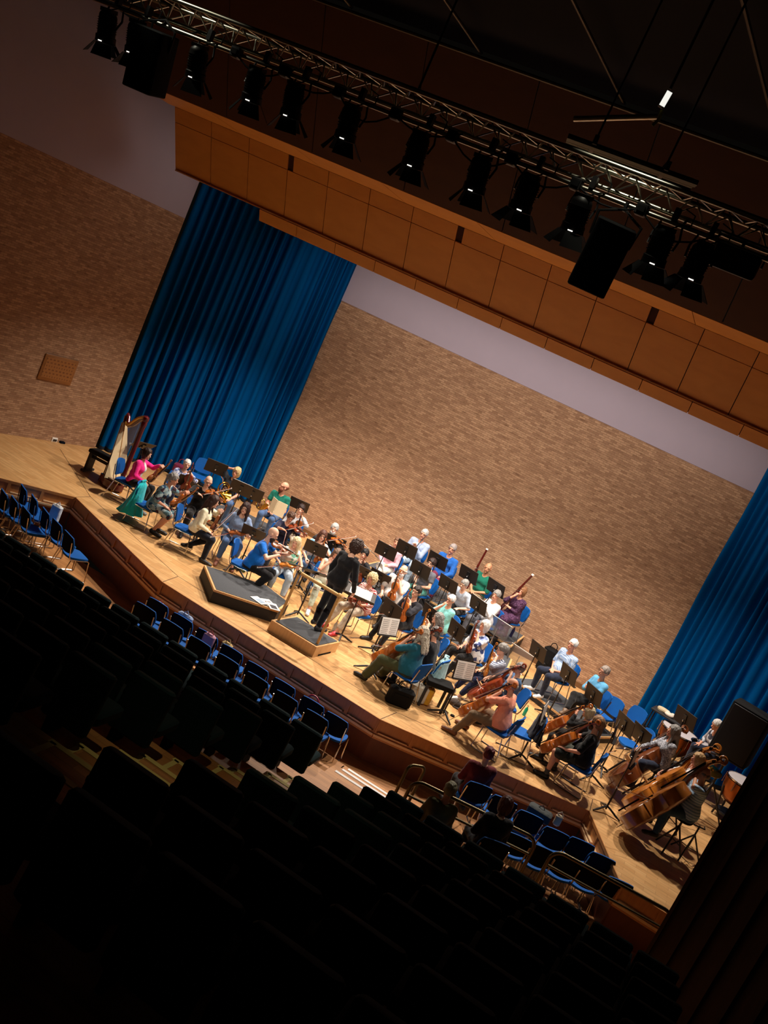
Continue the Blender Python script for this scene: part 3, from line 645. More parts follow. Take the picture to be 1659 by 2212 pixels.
# ------------------------------------------------------------------ instruments
def wood(name, c, rough=.28): return _M.get(name) or _M.setdefault(name, woodgrain(name, c, tuple(k*.72 for k in c), 5, rough, (8, 1, 1), coat=.5))
W_OR = wood('orange_varnish', s(196, 104, 34)); W_RD = wood('red_varnish', s(140, 54, 22)); W_BR = wood('brown_varnish', s(150, 80, 32)); W_GO = wood('golden_varnish', s(206, 126, 46)); W_DK = wood('dark_bass_varnish', s(112, 56, 22)); W_AM = wood('amber_bass_varnish', s(190, 112, 36))
M_EB = mat('ebony', s(24, 20, 20), .3, coat=.3)
PROF = [(0, .05), (.012, .42), (.04, .66), (.09, .86), (.15, .97), (.21, 1), (.28, .97), (.335, .87), (.365, .76), (.385, .76), (.41, .645), (.46, .565), (.52, .54), (.58, .57), (.625, .66), (.64, .70), (.665, .69), (.71, .755), (.77, .80), (.83, .80), (.89, .73), (.94, .58), (.975, .36), (.995, .17), (1, .05)]
KIND = dict(violin=(.355, .104, .034, .13, .125, .27), viola=(.41, .122, .038, .15, .14, .30), cello=(.755, .22, .12, .28, .20, .58), bass=(1.22, .37, .22, .46, .30, .85))
def fiddle(kind, M, wd, label, group=None, pin=0):
    Lb, hw, rib, neck, pegb, fb = KIND[kind]; k = Lb/.355
    o = empty(kind if kind != 'bass' else 'double_bass', label, kind if kind != 'bass' else 'double bass', group=group); o.matrix_world = M
    out = [(w*hw, y*Lb) for y, w in PROF]; ring = out+[(-x, y) for x, y in reversed(out)]; n = len(ring)
    arch = .016*k; rows = []
    for z0, sg in ((rib, 1), (0, -1)):
        for sc, ar in ((1, 0), (.93, .25), (.75, .62), (.5, .88), (.22, 1)):
            rows.append([(x*sc, Lb/2+(y-Lb/2)*(1-(1-sc)*.8), z0+sg*arch*ar) for x, y in ring])
    vs = [v for r in rows for v in r]; fs = []
    for b0 in (0, 5):
        for q in range(4):
            for i in range(n):
                f = ((b0+q)*n+i, (b0+q)*n+(i+1) % n, (b0+q+1)*n+(i+1) % n, (b0+q+1)*n+i); fs.append(f if b0 == 0 else f[::-1])
        f = tuple((b0+4)*n+i for i in range(n)); fs.append(f if b0 == 0 else f[::-1])
    ms = [0]*len(fs)
    for i in range(n): fs.append((5*n+i, 5*n+(i+1) % n, (i+1) % n, i))
    bd = MB().add(vs, fs); bo = bd.build('body', wd, o)
    zt = rib+arch; bz = .03*k if kind in ('violin', 'viola') else .035*k
    MB().prism([(-.021*k/1, Lb+neck*.97), (.0-.012*k+.024*k+.009*k, Lb+neck*.97), (.021*k, Lb+neck-fb*.96), (-.021*k, Lb+neck-fb*.96)] if 0 else [(-.012*k, Lb+neck*.97), (.012*k, Lb+neck*.97), (.021*k, Lb+neck-fb), (-.021*k, Lb+neck-fb)], zt+.004*k, zt+.012*k).build('fingerboard', M_EB, o)
    MB().tube([(0, Lb-.02*k, rib*.75), (0, Lb+.03*k, zt-.012*k), (0, Lb+neck, zt-.004*k)], [.02*k, .013*k, .011*k], 8).build('neck', wd, o)
    sc = MB(); sc.tube([(0, Lb+neck, zt), (0, Lb+neck+pegb*.35, zt-.006*k), (0, Lb+neck+pegb*.7, zt-.022*k)], [.013*k, .012*k, .009*k], 8)
    cc = Vector((0, Lb+neck+pegb*.78, zt-.018*k)); pts = [cc+Vector((0, math.sin(a)*r, -math.cos(a)*r)) for a, r in [(t*.55, (.022-.0017*t)*k) for t in range(12)]]
    sc.tube([(0, Lb+neck+pegb*.66, zt-.026*k)]+pts, [.010*k]+[.010*k-.0004*k*t for t in range(12)], 8); so = sc.build('scroll', wd, o)
    for q in range(4):
        y = Lb+neck+pegb*(.15+.14*q); sg = 1 if q % 2 else -1
        MB().tube([(-.012*k*sg, y, zt-.006*k), (.034*k*sg, y, zt-.006*k), (.045*k*sg, y, zt-.006*k)], [.004*k, .005*k, .009*k], 6).build('peg', M_EB if kind != 'bass' else M_CHROME, so)
    MB().prism([(-.02*k, Lb*.40), (.02*k, Lb*.40), (.013*k, Lb*.405+.0), (-.013*k, Lb*.405)] if 0 else [(-.021*k, 0), (.021*k, 0), (.015*k, bz), (-.015*k, bz)], -.003*k, .003*k, Matrix(((1, 0, 0), (0, 0, 1), (0, 1, 0)))).build('bridge', M_EDGE, o).location = (0, Lb*.44, zt-.002*k)
    MB().prism([(-.01*k, Lb*.36), (.01*k, Lb*.36), (.006*k, Lb*.04), (-.006*k, Lb*.04)][::-1], zt+.008*k, zt+.016*k).build('tailpiece', M_EB, o)
    s_ = MB()
    for q in (-1.5, -.5, .5, 1.5):
        s_.tube([(q*.005*k, Lb*.35, zt+.015*k), (q*.008*k, Lb*.44, zt+bz), (q*.0045*k, Lb+neck, zt+.014*k)], .0008*k+.0004, 4)
    s_.build('strings', M_STR, o)
    for sg in (-1, 1):
        p = [(sg*hw*(.42+.1*math.sin(a*PI*2)), Lb*(.34+.2*a), zt-arch*.32+.003*k) for a in [t/8 for t in range(9)]]
        MB().tube(p, .0032*k, 4).build('f_hole', M_MATT, bo)
    if kind in ('violin', 'viola'): MB().ball((-.035*k, .02*k, zt+.008*k), (.03*k, .025*k, .012*k)).build('chin_rest', M_EB, o)
    if pin: MB().tube([(0, .01, rib*.5), (0, -pin, rib*.5)], [.008, .005], 6).build('endpin', M_CHROME, o)
    return o
def bow(a, b, label, L=.74):
    """a = frog end, b = direction towards the tip"""
    a = Vector(a); d = (Vector(b)-a).normalized(); M = frame(a, d, (0, .3, 1))
    o = empty('bow', label, 'bow', group='bows'); o.matrix_world = M
    MB().tube([(0, -.02, .012), (0, L*.3, .008), (0, L*.7, .008), (0, L-.01, .016)], [.006, .0055, .0045, .004], 6).build('stick', W_RD if L > .6 else W_BR, o)
    MB().tube([(0, .04, -.008), (0, L-.01, -.004)], .0035, 4).build('hair', M_PAPER, o)
    MB().box((0, .03, 0), (.012, .05, .022)).build('frog', M_EB, o); MB().box((0, L-.005, .004), (.008, .015, .026)).build('tip', M_PAPER, o)
    return o
def bassoon(a, b, label):
    a, b = Vector(a), Vector(b); M = frame(a, b-a, (0, -1, .2)); o = empty('bassoon', label, 'bassoon', group='bassoons'); o.matrix_world = M; L = (b-a).length
    w = wood('bassoon_maple', s(84, 22, 16), .2)
    MB().lathe([(.0, 0), (.03, .0), (.032, .3*L), (.026, .32*L), (.026, .62*L), (.03, .63*L), (.024, .66*L), (.024, .95*L), (.026, .955*L), (.026, .975*L)], 14, Matrix(((1, 0, 0), (0, 0, 1), (0, -1, 0))).transposed() if 0 else rotx(-PI/2)).build('long_joint', w, o)
    MB().tube([(.034, .05*L, 0), (.034, .56*L, 0)], .015, 10).build('wing_joint', w, o)
    MB().lathe([(.0, .972*L), (.031, .972*L), (.031, L), (.022, L)], 14, rotx(-PI/2)).build('bell_ring', M_PAPER, o)
    MB().lathe([(.0, -.01), (.036, -.01), (.036, .03)], 14, rotx(-PI/2)).build('boot_cap', M_CHROME, o)
    k = MB()
    for q in range(10): k.ball((.01*math.sin(q*2), .1*L+.052*L*q, .03), (.009, .014, .006), n=8, q=5)
    k.tube([(.02, .08*L, .034), (.02, .6*L, .034)], .003, 5); k.build('keywork', M_CHROME, o)
    MB().tube([(.034, .56*L, 0), (.036, .60*L, .0), (.05, .62*L, .05), (.07, .57*L, .13)], .004, 6).build('bocal', M_CHROME, o); return o
def pipe(kind, a, b, label, m, r=.012):
    a, b = Vector(a), Vector(b); M = frame(a, b-a, (0, -1, .2)); o = empty(kind, label, kind); o.matrix_world = M; L = (b-a).length; T = rotx(-PI/2)
    if kind == 'flute': MB().lathe([(0, 0), (r, 0), (r, L*.3), (r*1.15, L*.31), (r*1.15, L*.34), (r, L*.35), (r, L), (0, L)], 10, T).build('tube', m, o); MB().ball((0, L*.86, r), (.012, .016, .005), n=8, q=5).build('lip_plate', M_CHROME, o)
    else:
        MB().lathe([(.0, 0), (.034 if kind == 'clarinet' else .026, 0), (.016, .09), (r, .13), (r, L*.5), (r*1.12, L*.51), (r*1.12, L*.54), (r, L*.55), (r, L*.85), (r*.7, L*.88), (.004, L), (0, L)], 12, T).build('tube', m, o)
    k = MB()
    for q in range(9): k.ball((.004*math.sin(q*3), L*(.18+.07*q), r+.004), (.008, .011, .004), n=8, q=5)
    k.tube([(.008, L*.15, r+.003), (.008, L*.8, r+.003)], .0025, 5); k.build('keywork', M_CHROME, o); return o
def horn(M, label):
    o = empty('french_horn', label, 'french horn', group='french horns'); o.matrix_world = M
    MB().lathe([(.15, 0), (.148, .004), (.10, .05), (.06, .11), (.035, .18), (.02, .26), (.016, .26), (.03, .18), (.055, .11), (.095, .05)], 24).build('bell', M_BRASS, o)
    c = MB(); c.tube(arc((-.13, 0, .22), .14, -.3, 5.6, 28, (1, 0, 0), (0, 0, 1)), [.014]*29, 8); c.tube(arc((-.13, .03, .22), .10, 0, 6.0, 24, (1, 0, 0), (0, 0, 1)), [.009]*25, 8); c.build('coil', M_BRASS, o)
    v = MB()
    for q in range(3): v.lathe([(0, 0), (.022, 0), (.022, .06), (0, .06)], 12, o=(-.17+.05*q, .05, .2))
    v.build('valves', M_CHROME, o); MB().tube([(-.2, .02, .34), (-.28, .03, .42), (-.3, .03, .5)], .007, 6).build('lead_pipe', M_BRASS, o); return o
# ------------------------------------------------------------------ people
class Field:
    def __init__(s, lo, hi, h):
        s.lo = np.array(lo, float); s.h = h; s.n = np.ceil((np.array(hi)-s.lo)/h).astype(int)+1
        s.a = np.full(s.n, .12, np.float32); s.ax = [s.lo[i]+h*np.arange(s.n[i]) for i in range(3)]
    def box(s, lo, hi):
        i0 = np.clip(np.floor((np.array(lo)-s.lo)/s.h).astype(int), 0, s.n-1); i1 = np.clip(np.ceil((np.array(hi)-s.lo)/s.h).astype(int)+1, 1, s.n)
        sl = tuple(slice(a, b) for a, b in zip(i0, i1))
        return sl, s.ax[0][sl[0]][:, None, None], s.ax[1][sl[1]][None, :, None], s.ax[2][sl[2]][None, None, :]
    def put(s, fn, lo, hi, k, cut=False):
        m = .03+k; sl, X, Y, Z = s.box(np.array(lo)-m, np.array(hi)+m)
        if 0 in [x.stop-x.start for x in sl]: return
        d = fn(X, Y, Z); a = s.a[sl]
        if cut: d = -d; hh = np.maximum(k-np.abs(a-d), 0)/k; s.a[sl] = np.maximum(a, d)+hh*hh*k*.25
        else: hh = np.maximum(k-np.abs(a-d), 0)/k; s.a[sl] = np.minimum(a, d)-hh*hh*k*.25
    def cap(s, a, b, ra, rb=None, k=.02, cut=False):
        a, b = np.array(a, float), np.array(b, float); rb = ra if rb is None else rb; ba = b-a; bb = max(ba @ ba, 1e-9); r = max(ra, rb)
        def fn(X, Y, Z):
            px, py, pz = X-a[0], Y-a[1], Z-a[2]; t = np.clip((px*ba[0]+py*ba[1]+pz*ba[2])/bb, 0, 1)
            return np.sqrt((px-t*ba[0])**2+(py-t*ba[1])**2+(pz-t*ba[2])**2)-(ra+(rb-ra)*t)
        s.put(fn, np.minimum(a, b)-r, np.maximum(a, b)+r, k, cut)
    def ell(s, c, r, R=None, k=.015, cut=False):
        c, r = np.array(c, float), np.array(r, float); R = np.eye(3) if R is None else R; m = r.max()
        def fn(X, Y, Z):
            p = [X-c[0], Y-c[1], Z-c[2]]; q = [(p[0]*R[0, i]+p[1]*R[1, i]+p[2]*R[2, i])/r[i] for i in range(3)]
            k0 = np.sqrt(q[0]**2+q[1]**2+q[2]**2); k1 = np.sqrt((q[0]/r[0])**2+(q[1]/r[1])**2+(q[2]/r[2])**2)+1e-6
            return k0*(k0-1)/k1
        s.put(fn, c-m, c+m, k, cut)
    def plane(s, p, n, k=.004):               # keep the side n points away from
        p, n = np.array(p, float), np.array(n, float); n = n/np.linalg.norm(n)
        X, Y, Z = s.ax[0][:, None, None], s.ax[1][None, :, None], s.ax[2][None, None, :]
        s.a = np.maximum(s.a, ((X-p[0])*n[0]+(Y-p[1])*n[1]+(Z-p[2])*n[2]).astype(np.float32))
    def mesh(s):
        a = s.a; S = a < 0; c = np.zeros(np.array(S.shape)-1, np.int8)
        sl = [slice(None, -1), slice(1, None)]
        for i in (0, 1):
            for j in (0, 1):
                for k in (0, 1): c += S[sl[i], sl[j], sl[k]]
        act = (c > 0) & (c < 8); I = np.argwhere(act); n = len(I); idx = np.full(c.shape, -1, np.int32); idx[act] = np.arange(n)
        V = {(i, j, k): a[I[:, 0]+i, I[:, 1]+j, I[:, 2]+k] for i in (0, 1) for j in (0, 1) for k in (0, 1)}
        acc = np.zeros((n, 3)); cnt = np.zeros(n)
        for p in V:
            for ax in range(3):
                if p[ax] == 0:
                    q = list(p); q[ax] = 1; u, v = V[p], V[tuple(q)]; m = (u < 0) != (v < 0)
                    t = np.where(m, u/np.where(m, u-v, 1), 0); pt = np.tile(np.array(p, float), (n, 1)); pt[:, ax] = t
                    acc[m] += pt[m]; cnt[m] += 1
        vs = s.lo+s.h*(I+acc/np.maximum(cnt, 1)[:, None]); F = []
        for ax in range(3):
            lo = [slice(None)]*3; hi = [slice(None)]*3; lo[ax] = slice(None, -1); hi[ax] = slice(1, None); b, d = [x for x in range(3) if x != ax]
            A, Bq = S[tuple(lo)], S[tuple(hi)]; E = np.argwhere(A != Bq); E = E[(E[:, b] > 0) & (E[:, d] > 0) & (E[:, b] < c.shape[b]) & (E[:, d] < c.shape[d])]
            o1 = E.copy(); o1[:, b] -= 1; o2 = E.copy(); o2[:, d] -= 1; o3 = o1.copy(); o3[:, d] -= 1
            g = lambda q: idx[q[:, 0], q[:, 1], q[:, 2]]
            quad = np.stack([g(E), g(o1), g(o3), g(o2)], 1); fl = A[E[:, 0], E[:, 1], E[:, 2]]; 
            if ax == 1: fl = ~fl
            quad[~fl] = quad[~fl][:, ::-1]; F.append(quad)
        F = np.concatenate(F); F = F[(F >= 0).all(1)]; return vs, F
def npmesh(name, vs, F, mats, parent=None, mi=None):
    me = bpy.data.meshes.new(name); me.vertices.add(len(vs)); me.vertices.foreach_set('co', np.ascontiguousarray(vs, np.float32).ravel())
    me.loops.add(F.size); me.loops.foreach_set('vertex_index', np.ascontiguousarray(F, np.int32).ravel())
    me.polygons.add(len(F)); me.polygons.foreach_set('loop_start', np.arange(0, F.size, 4, dtype=np.int32)); me.polygons.foreach_set('loop_total', np.full(len(F), 4, np.int32))
    for m in mats: me.materials.append(m)
    if mi is not None: me.polygons.foreach_set('material_index', mi.astype(np.int32))
    me.polygons.foreach_set('use_smooth', np.ones(len(F), bool)); me.update(calc_edges=True); me.validate()
    o = bpy.data.objects.new(name, me); COL.objects.link(o)
    if parent: o.parent = parent
    return o
V = lambda *a: np.array(a, float)
def unit(v): v = np.array(v, float); return v/(np.linalg.norm(v)+1e-9)
def ik(sh, wr, l1, l2, pole):
    d = wr-sh; L = np.linalg.norm(d)
    if L > (l1+l2)*.985: wr = sh+d/L*(l1+l2)*.985; d = wr-sh; L = np.linalg.norm(d)
    a = (l1*l1-l2*l2+L*L)/(2*L); h = math.sqrt(max(l1*l1-a*a, 0)); u = d/L; p = unit(pole-u*(pole @ u)); return sh+u*a+p*h, wr
def rmat(ax, a): return np.array(Matrix.Rotation(a, 3, ax))
SITZ = .545
FINE = .0078
def person(key, at, yaw, label, top, bot, pose='lap', skin=0, hair=('short', s(120, 110, 104)), sex='f', S=1., fat=1., lean=.06, side=0, turn=0, nod=0, legs='n', glasses=False, beard=None,
           shoe=s(30, 26, 26), hands=None, stand=False, kx=.15, group=None, socks=None, inner=None):
    """at = floor point under the pelvis; yaw = heading of local +Y. top = (material, sleeve 0..2, opts), bot = (material, kind)"""
    M = Matrix.Translation(at) @ Matrix.Rotation(yaw, 4, 'Z')
    pz = .92*S if stand else SITZ
    P = V(0, 0, pz); t = unit(V(side, math.sin(lean), math.cos(lean))); hw = (.165 if sex == 'f' else .19)*S*(.9+.1*fat)
    xr = unit(V(1, 0, -side)); fw = np.cross(t, xr); 
    neck = P+t*.505*S; waist = P+t*.17*S; chest = P+t*.35*S; shc = P+t*.45*S
    hd = unit(t*.5+V(0, .12, .6)); hc = neck+hd*.185*S+V(0, .022, 0)
    HR = rmat('Z', turn) @ rmat('X', nod)
    H = lambda x, y, z: hc+HR @ V(x, y, z)*S
    sh = {i: shc+xr*hw*i for i in (-1, 1)}
    hip = {i: P+V(.088*i, .02, -.01) for i in (-1, 1)}; kn, an, toe = {}, {}, {}
    for i in (-1, 1):
        if stand: kn[i] = V(.10*i, .02, .50*S); an[i] = V(.12*i, -.03-.06*i, .09); toe[i] = an[i]+V(.03*i, .16, -.05)
        else:
            kn[i] = V(kx*i, .42*S, .515); y = {'n': .40, 'tuck': .22, 'out': .60, 'cross': .40, 'kneel': .40}[legs]; an[i] = V(kx*i*1.05, y, .09); toe[i] = an[i]+V(.025*i, .15, -.05)
    if legs == 'cross': kn[1] = V(.0, .45, .60); an[1] = V(-.22, .62, .36); toe[1] = an[1]+V(-.08, .12, -.08); kn[-1] = V(-.05, .42, .50); an[-1] = V(-.05, .36, .09); toe[-1] = an[-1]+V(-.01, .15, -.05)
    if legs == 'kneel': kn[-1] = V(-.14, .36, .44); an[-1] = V(-.16, -.02, .14); toe[-1] = an[-1]+V(0, -.1, -.06)
    # hand targets: wrist, forward, palm normal; curl of the fingers
    hh = dict(hands or {}); l1, l2 = .285*S, .245*S
    dflt = {'lap': {1: (V(.05, .24, .63), V(-.75, .6, -.1), V(0, -.2, -1), .5), -1: (V(-.06, .22, .64), V(.75, .6, -.1), V(0, -.2, -1), .5)},
            'knees': {1: (V(.15, .32, .61), V(-.1, .9, -.3), V(0, -.2, -1), .25), -1: (V(-.15, .32, .61), V(.1, .9, -.3), V(0, -.2, -1), .25)},
            'fold': {1: (V(.0, .19, .80), V(-.85, -.1, .15), V(0, -1, 0), .5, V(.8, -.1, -.6)), -1: (V(.0, .235, .82), V(.85, -.1, .0), V(0, -1, 0), .5, V(-.8, -.1, -.6))},
            'face': {1: (H(.05, .15, -.16), V(-.25, -.25, .9), V(-.3, -.9, 0), 1.1), -1: (V(.08, .22, .76), V(.8, .3, .2), V(0, 0, -1), .5)},
            'behind': {1: (H(.14, -.05, .02), V(-.8, -.4, .2), V(-.5, .3, 0), .5), -1: (V(-.12, .28, .62), V(.3, .9, -.1), V(0, 0, -1), .5)},
            'down': {1: (V(.30, .20, .95), V(-.1, .4, -.9), V(-1, 0, 0), .7), -1: (V(-.27, .05, .84), V(.1, .2, -.95), V(1, 0, 0), .4)}}
    for i in (1, -1):
        if i not in hh: hh[i] = dflt.get(pose, dflt['lap'])[i]
    el, wr = {}, {}
    for i in (1, -1):
        pole = hh[i][4] if len(hh[i]) > 4 else V(.75*i, -.35, -.75)
        el[i], wr[i] = ik(sh[i], hh[i][0], l1, l2, pole)
    # ---- body
    allp = np.array([P, neck, hc]+[x for d in (sh, kn, an, toe, el, wr, hip) for x in d.values()]); lo = allp.min(0)-.19; hi = allp.max(0)+.19; lo[2] = max(lo[2], -.03)
    f = Field(lo, hi, FINE)
    fem = sex == 'f'
    f.cap(P+V(-.085, -.01, 0), P+V(.085, -.01, 0), .105*fat, k=.03); f.cap(waist-xr*.05, waist+xr*.05, .10*fat, k=.06)
    f.cap(chest-xr*.075, chest+xr*.075, .105*(.5+.5*fat), k=.07); f.cap(shc-xr*(hw-.03), shc+xr*(hw-.03), .058, k=.06)
    if fem:
        for i in (-1, 1): f.cap(chest+xr*.065*i+fw*.075, chest+xr*.065*i+fw*.09-t*.02, .055, k=.03)
    if fat > 1.15: f.ell(P+t*.14+fw*.05, (.15*fat, .13*fat, .14), k=.05)
    f.cap(neck-t*.05, hc+HR @ V(0, -.012, -.06), .052*S, .048*S, k=.03)
    for i in (-1, 1):
        f.cap(sh[i], el[i], .047*S*(.7+.3*fat), .037*S, k=.035); f.cap(el[i], wr[i], .037*S, .026*S, k=.015)
        f.cap(hip[i], kn[i], .083*(.6+.4*fat), .056, k=.03); f.cap(kn[i], kn[i]*.62+an[i]*.38-V(0, .012, 0), .053, .052, k=.02); f.cap(kn[i]*.62+an[i]*.38-V(0, .012, 0), an[i], .05, .034, k=.02)
        f.cap(an[i]+V(0, -.03, -.045), toe[i]+V(0, 0, .0), .034, .028, k=.02)
    # head
    f.ell(hc+HR @ V(0, -.008, .02)*S, V(.076, .096, .098)*S, HR, k=.02); f.ell(hc+HR @ V(0, .022, -.05)*S, V(.058, .066, .066)*S, HR, k=.03)
    f.cap(H(0, .086, -.006), H(0, .104, -.03), .009, .0135, k=.012); f.cap(H(0, .07, -.105), H(0, .074, -.10), .018, k=.02)
    for i in (-1, 1):
        f.ell(H(.079*i, -.008, -.012), V(.012, .024, .034)*S, HR, k=.008); f.cap(H(.032*i, .104, .012), H(.034*i, .108, .01), .018, k=.014, cut=True); f.cap(H(.018*i, .083, .026), H(.05*i, .07, .024), .011, k=.012)
        f.ell(H(.034*i, .08, .008), V(.014, .012, .012)*S, HR, k=.003)
    f.cap(H(-.02, .088, -.058), H(.02, .088, -.058), .0085, k=.008)
    # hands
    for i in (-1, 1):
        fwd = unit(hh[i][1]); n = np.array(hh[i][2], float); n = unit(n-fwd*(n @ fwd)); sd = np.cross(fwd, n)*1.0
        thumb = np.cross(fwd, n) if i == 1 else np.cross(n, fwd)
        cv = hh[i][3]; w0 = wr[i]
        for q, (off, ln) in enumerate(((-.03, .8), (-.011, .95), (.010, 1.0), (.030, .93))):
            kb = w0+fwd*.082+thumb*off; f.cap(w0+fwd*.012+thumb*off*.55, kb, .0145, .0115, k=.008)
            c1, c2 = cv*.7, cv*1.5
            d1 = fwd*math.cos(c1)+n*math.sin(c1)+thumb*off*2.2*(1-min(1, cv)); d1 = unit(d1); d2 = unit(fwd*math.cos(c2)+n*math.sin(c2)); m_ = kb+d1*.040*ln
            f.cap(kb, m_, .0098, .0092, k=.004); f.cap(m_, m_+d2*.036*ln, .0092, .0075, k=.004)
        tb = w0+fwd*.03+thumb*.026; tm = tb+unit(fwd*.7+thumb*.65+n*.35)*.036; f.cap(w0+fwd*.02, tb, .017, .013, k=.008); f.cap(tb, tm, .0125, .011, k=.006); f.cap(tm, tm+unit(fwd*.85+thumb*.1+n*(.3+.4*cv))*.032, .0105, .0085, k=.004)
    vs, F = f.mesh(); fc = vs[F].mean(1); mi = np.zeros(len(F), int); loc = (fc-hc) @ HR / S
    for i in (-1, 1): mi[np.linalg.norm((loc-V(.034*i, .094, .008))*V(1, .8, 1.5), axis=1) < .0115] = 1
    mi[(np.abs(loc[:, 0]) < .024) & (np.abs(loc[:, 2]+.058) < .007) & (loc[:, 1] > .085)] = 2
    body = npmesh('person', vs, F, [M_SKIN[skin], M_EYE, M_LIP], None, mi); body.matrix_world = M
    tag(body, label, 'person', group)
    # ---- clothes
    tm_, slv = top[0], top[1]; opt = top[2] if len(top) > 2 else ''
    g = Field(lo, hi, .0105); e = .013
    g.cap(P+V(-.085, -.01, .0), P+V(.085, -.01, .0), .105*fat+e, k=.03); g.cap(waist-xr*.05, waist+xr*.05, .10*fat+e+.006, k=.07); g.cap(chest-xr*.078, chest+xr*.078, .105*(.5+.5*fat)+e, k=.07)
    g.cap(shc-xr*(hw-.03), shc+xr*(hw-.03), .058+e*.8, k=.06)
    if fem:
        for i in (-1, 1): g.cap(chest+xr*.06*i+fw*.075, chest+xr*.06*i+fw*.09-t*.02, .055+e, k=.05)
    if fat > 1.15: g.ell(P+t*.14+fw*.05, (.15*fat+e, .13*fat+e, .14+e), k=.05)
    if 'loose' in opt: g.cap(P+t*.05-xr*.08, P+t*.05+xr*.08, .125*fat+e, k=.05)
    if opt == 'dress':
        for i in (-1, 1): g.cap(hip[i]+V(0, 0, .01), kn[i]*.92+hip[i]*.08+V(0, 0, .0), .10, .085, k=.09)
        g.cap(kn[-1]*.9+V(0, 0, 0), kn[1]*.9, .07, k=.06)
    if opt == 'longdress':
        for i in (-1, 1): g.cap(hip[i], kn[i], .11, .09, k=.09); g.cap(kn[i], an[i]+V(0, 0, .12), .085, .10, k=.09)
    g.cap(neck-t*.02+fw*.015, neck+t*.12+fw*.05, .062, .075, k=.008, cut=True)
    if 'v' in opt: g.cap(neck+fw*.09-t*.0, neck+fw*.10+t*.05-t*.08, .03, .012, k=.008, cut=True)
    if 'dress' not in opt: g.plane(P+t*(-.03), -t)
    for i in (-1, 1):
        if slv == 0: g.cap(sh[i]+xr*i*.04, sh[i]+xr*i*.1, .06, k=.006, cut=True); continue
        g.cap(sh[i], sh[i]+(el[i]-sh[i])*min(1, slv), .047*S*(.7+.3*fat)+e+.004, .037*S+e+(.010 if slv < 1 else .004), k=.03)
        if slv > 1: g.cap(el[i], el[i]+(wr[i]-el[i])*(slv-1)*.96, .037*S+e+.004, .026*S+e+.002, k=.02)
    vs, F = g.mesh()
    nrm = np.sin(vs[:, 0]*31+vs[:, 2]*23+key*1.7)*np.sin(vs[:, 1]*37-vs[:, 2]*29+key); vs = vs+(vs-P-t*.25)*nrm[:, None]*.012
    npmesh('dress' if 'dress' in opt else {'shirt': 'shirt'}.get(opt, 'top'), vs, F, [tm_], body)
    if inner:
        im, inm, wd_, z0_, z1_ = inner; q = Field(lo, hi, .0095); e2 = e+.009
        q.cap(waist-xr*.05, waist+xr*.05, .10*fat+e2+.006, k=.07); q.cap(chest-xr*.078, chest+xr*.078, .105*(.5+.5*fat)+e2, k=.07); q.cap(shc-xr*(hw-.03), shc+xr*(hw-.03), .058+e2*.8, k=.06); q.cap(P+V(-.085, -.01, 0), P+V(.085, -.01, 0), .105*fat+e2, k=.03)
        if fem:
            for i in (-1, 1): q.cap(chest+xr*.06*i+fw*.075, chest+xr*.06*i+fw*.09-t*.02, .055+e2, k=.05)
        if 'loose' in opt: q.cap(P+t*.05-xr*.08, P+t*.05+xr*.08, .125*fat+e2, k=.05)
        q.cap(neck-t*.02+fw*.015, neck+t*.12+fw*.05, .062, .075, k=.008, cut=True)
        q.plane(P+xr*wd_, xr); q.plane(P-xr*wd_, -xr); q.plane(P+t*z0_, -t); q.plane(P+t*z1_, t); q.plane(P+fw*.03, -fw)
        vs, F = q.mesh(); nrm = np.sin(vs[:, 0]*31+vs[:, 2]*23+key*1.7)*np.sin(vs[:, 1]*37-vs[:, 2]*29+key); vs = vs+(vs-P-t*.25)*nrm[:, None]*.012
        npmesh(inm, vs, F, [im], body)
    if bot:
        b = Field(lo, hi, .0105); e = .019; b.cap(P+V(-.085, -.012, -.0), P+V(.085, -.012, -.0), .105*fat+.008, k=.03)
        ext = {'long': .93, 'crop': .78, 'short': 0, 'wide': .9}[bot[1]]
        for i in (-1, 1):
            wd = .02 if bot[1] in ('wide', 'short') else 0
            b.cap(hip[i], kn[i] if ext else hip[i]*.12+kn[i]*.88, .083*(.6+.4*fat)+e, .056+e+wd, k=.03)
            if ext:
                c = kn[i]+(an[i]-kn[i])*ext; m_ = kn[i]*.62+an[i]*.38-V(0, .012, 0); b.cap(kn[i], m_, .053+e+wd, .05+e+wd, k=.02); b.cap(m_, c, .05+e+wd, .036+e+wd*1.6, k=.02); b.plane(c+(an[i]-kn[i])*.0, (an[i]-kn[i])) if 0 else None
        b.plane(P+V(0, 0, .16), (0, 0, 1)); vs, F = b.mesh(); nrm = np.sin(vs[:, 1]*41+vs[:, 2]*33+key)*np.sin(vs[:, 0]*47+vs[:, 2]*17); c0 = np.where(vs[:, :1] > 0, 1, -1)*V(.1, 0, 0)
        vs[:, 2] += nrm*.004; vs[:, 0] += nrm*.003; npmesh('trousers' if ext else 'shorts', vs, F, [bot[0]], body)
    for i in (-1, 1):
        q = Field(np.minimum(an[i], toe[i])-.12, np.maximum(an[i], toe[i])+.12, .0085); d = unit(toe[i]-an[i])
        q.cap(an[i]+V(0, -.035, -.042), toe[i]+V(0, 0, 0), .042, .036, k=.02); q.cap(an[i]+V(0, -.02, -.02), an[i]+V(0, .04, -.04), .043, .04, k=.03); q.ell(toe[i]+d*.02, (.044, .06, .034), k=.02)
        if toe[i][2] < .1: q.plane((0, 0, .004), (0, 0, -1))
        vs, F = q.mesh(); sm_ = mat('shoe_%d_%d_%d' % tuple(int(c*255) for c in shoe), shoe, .5); npmesh('shoe', vs, F, [sm_], body)
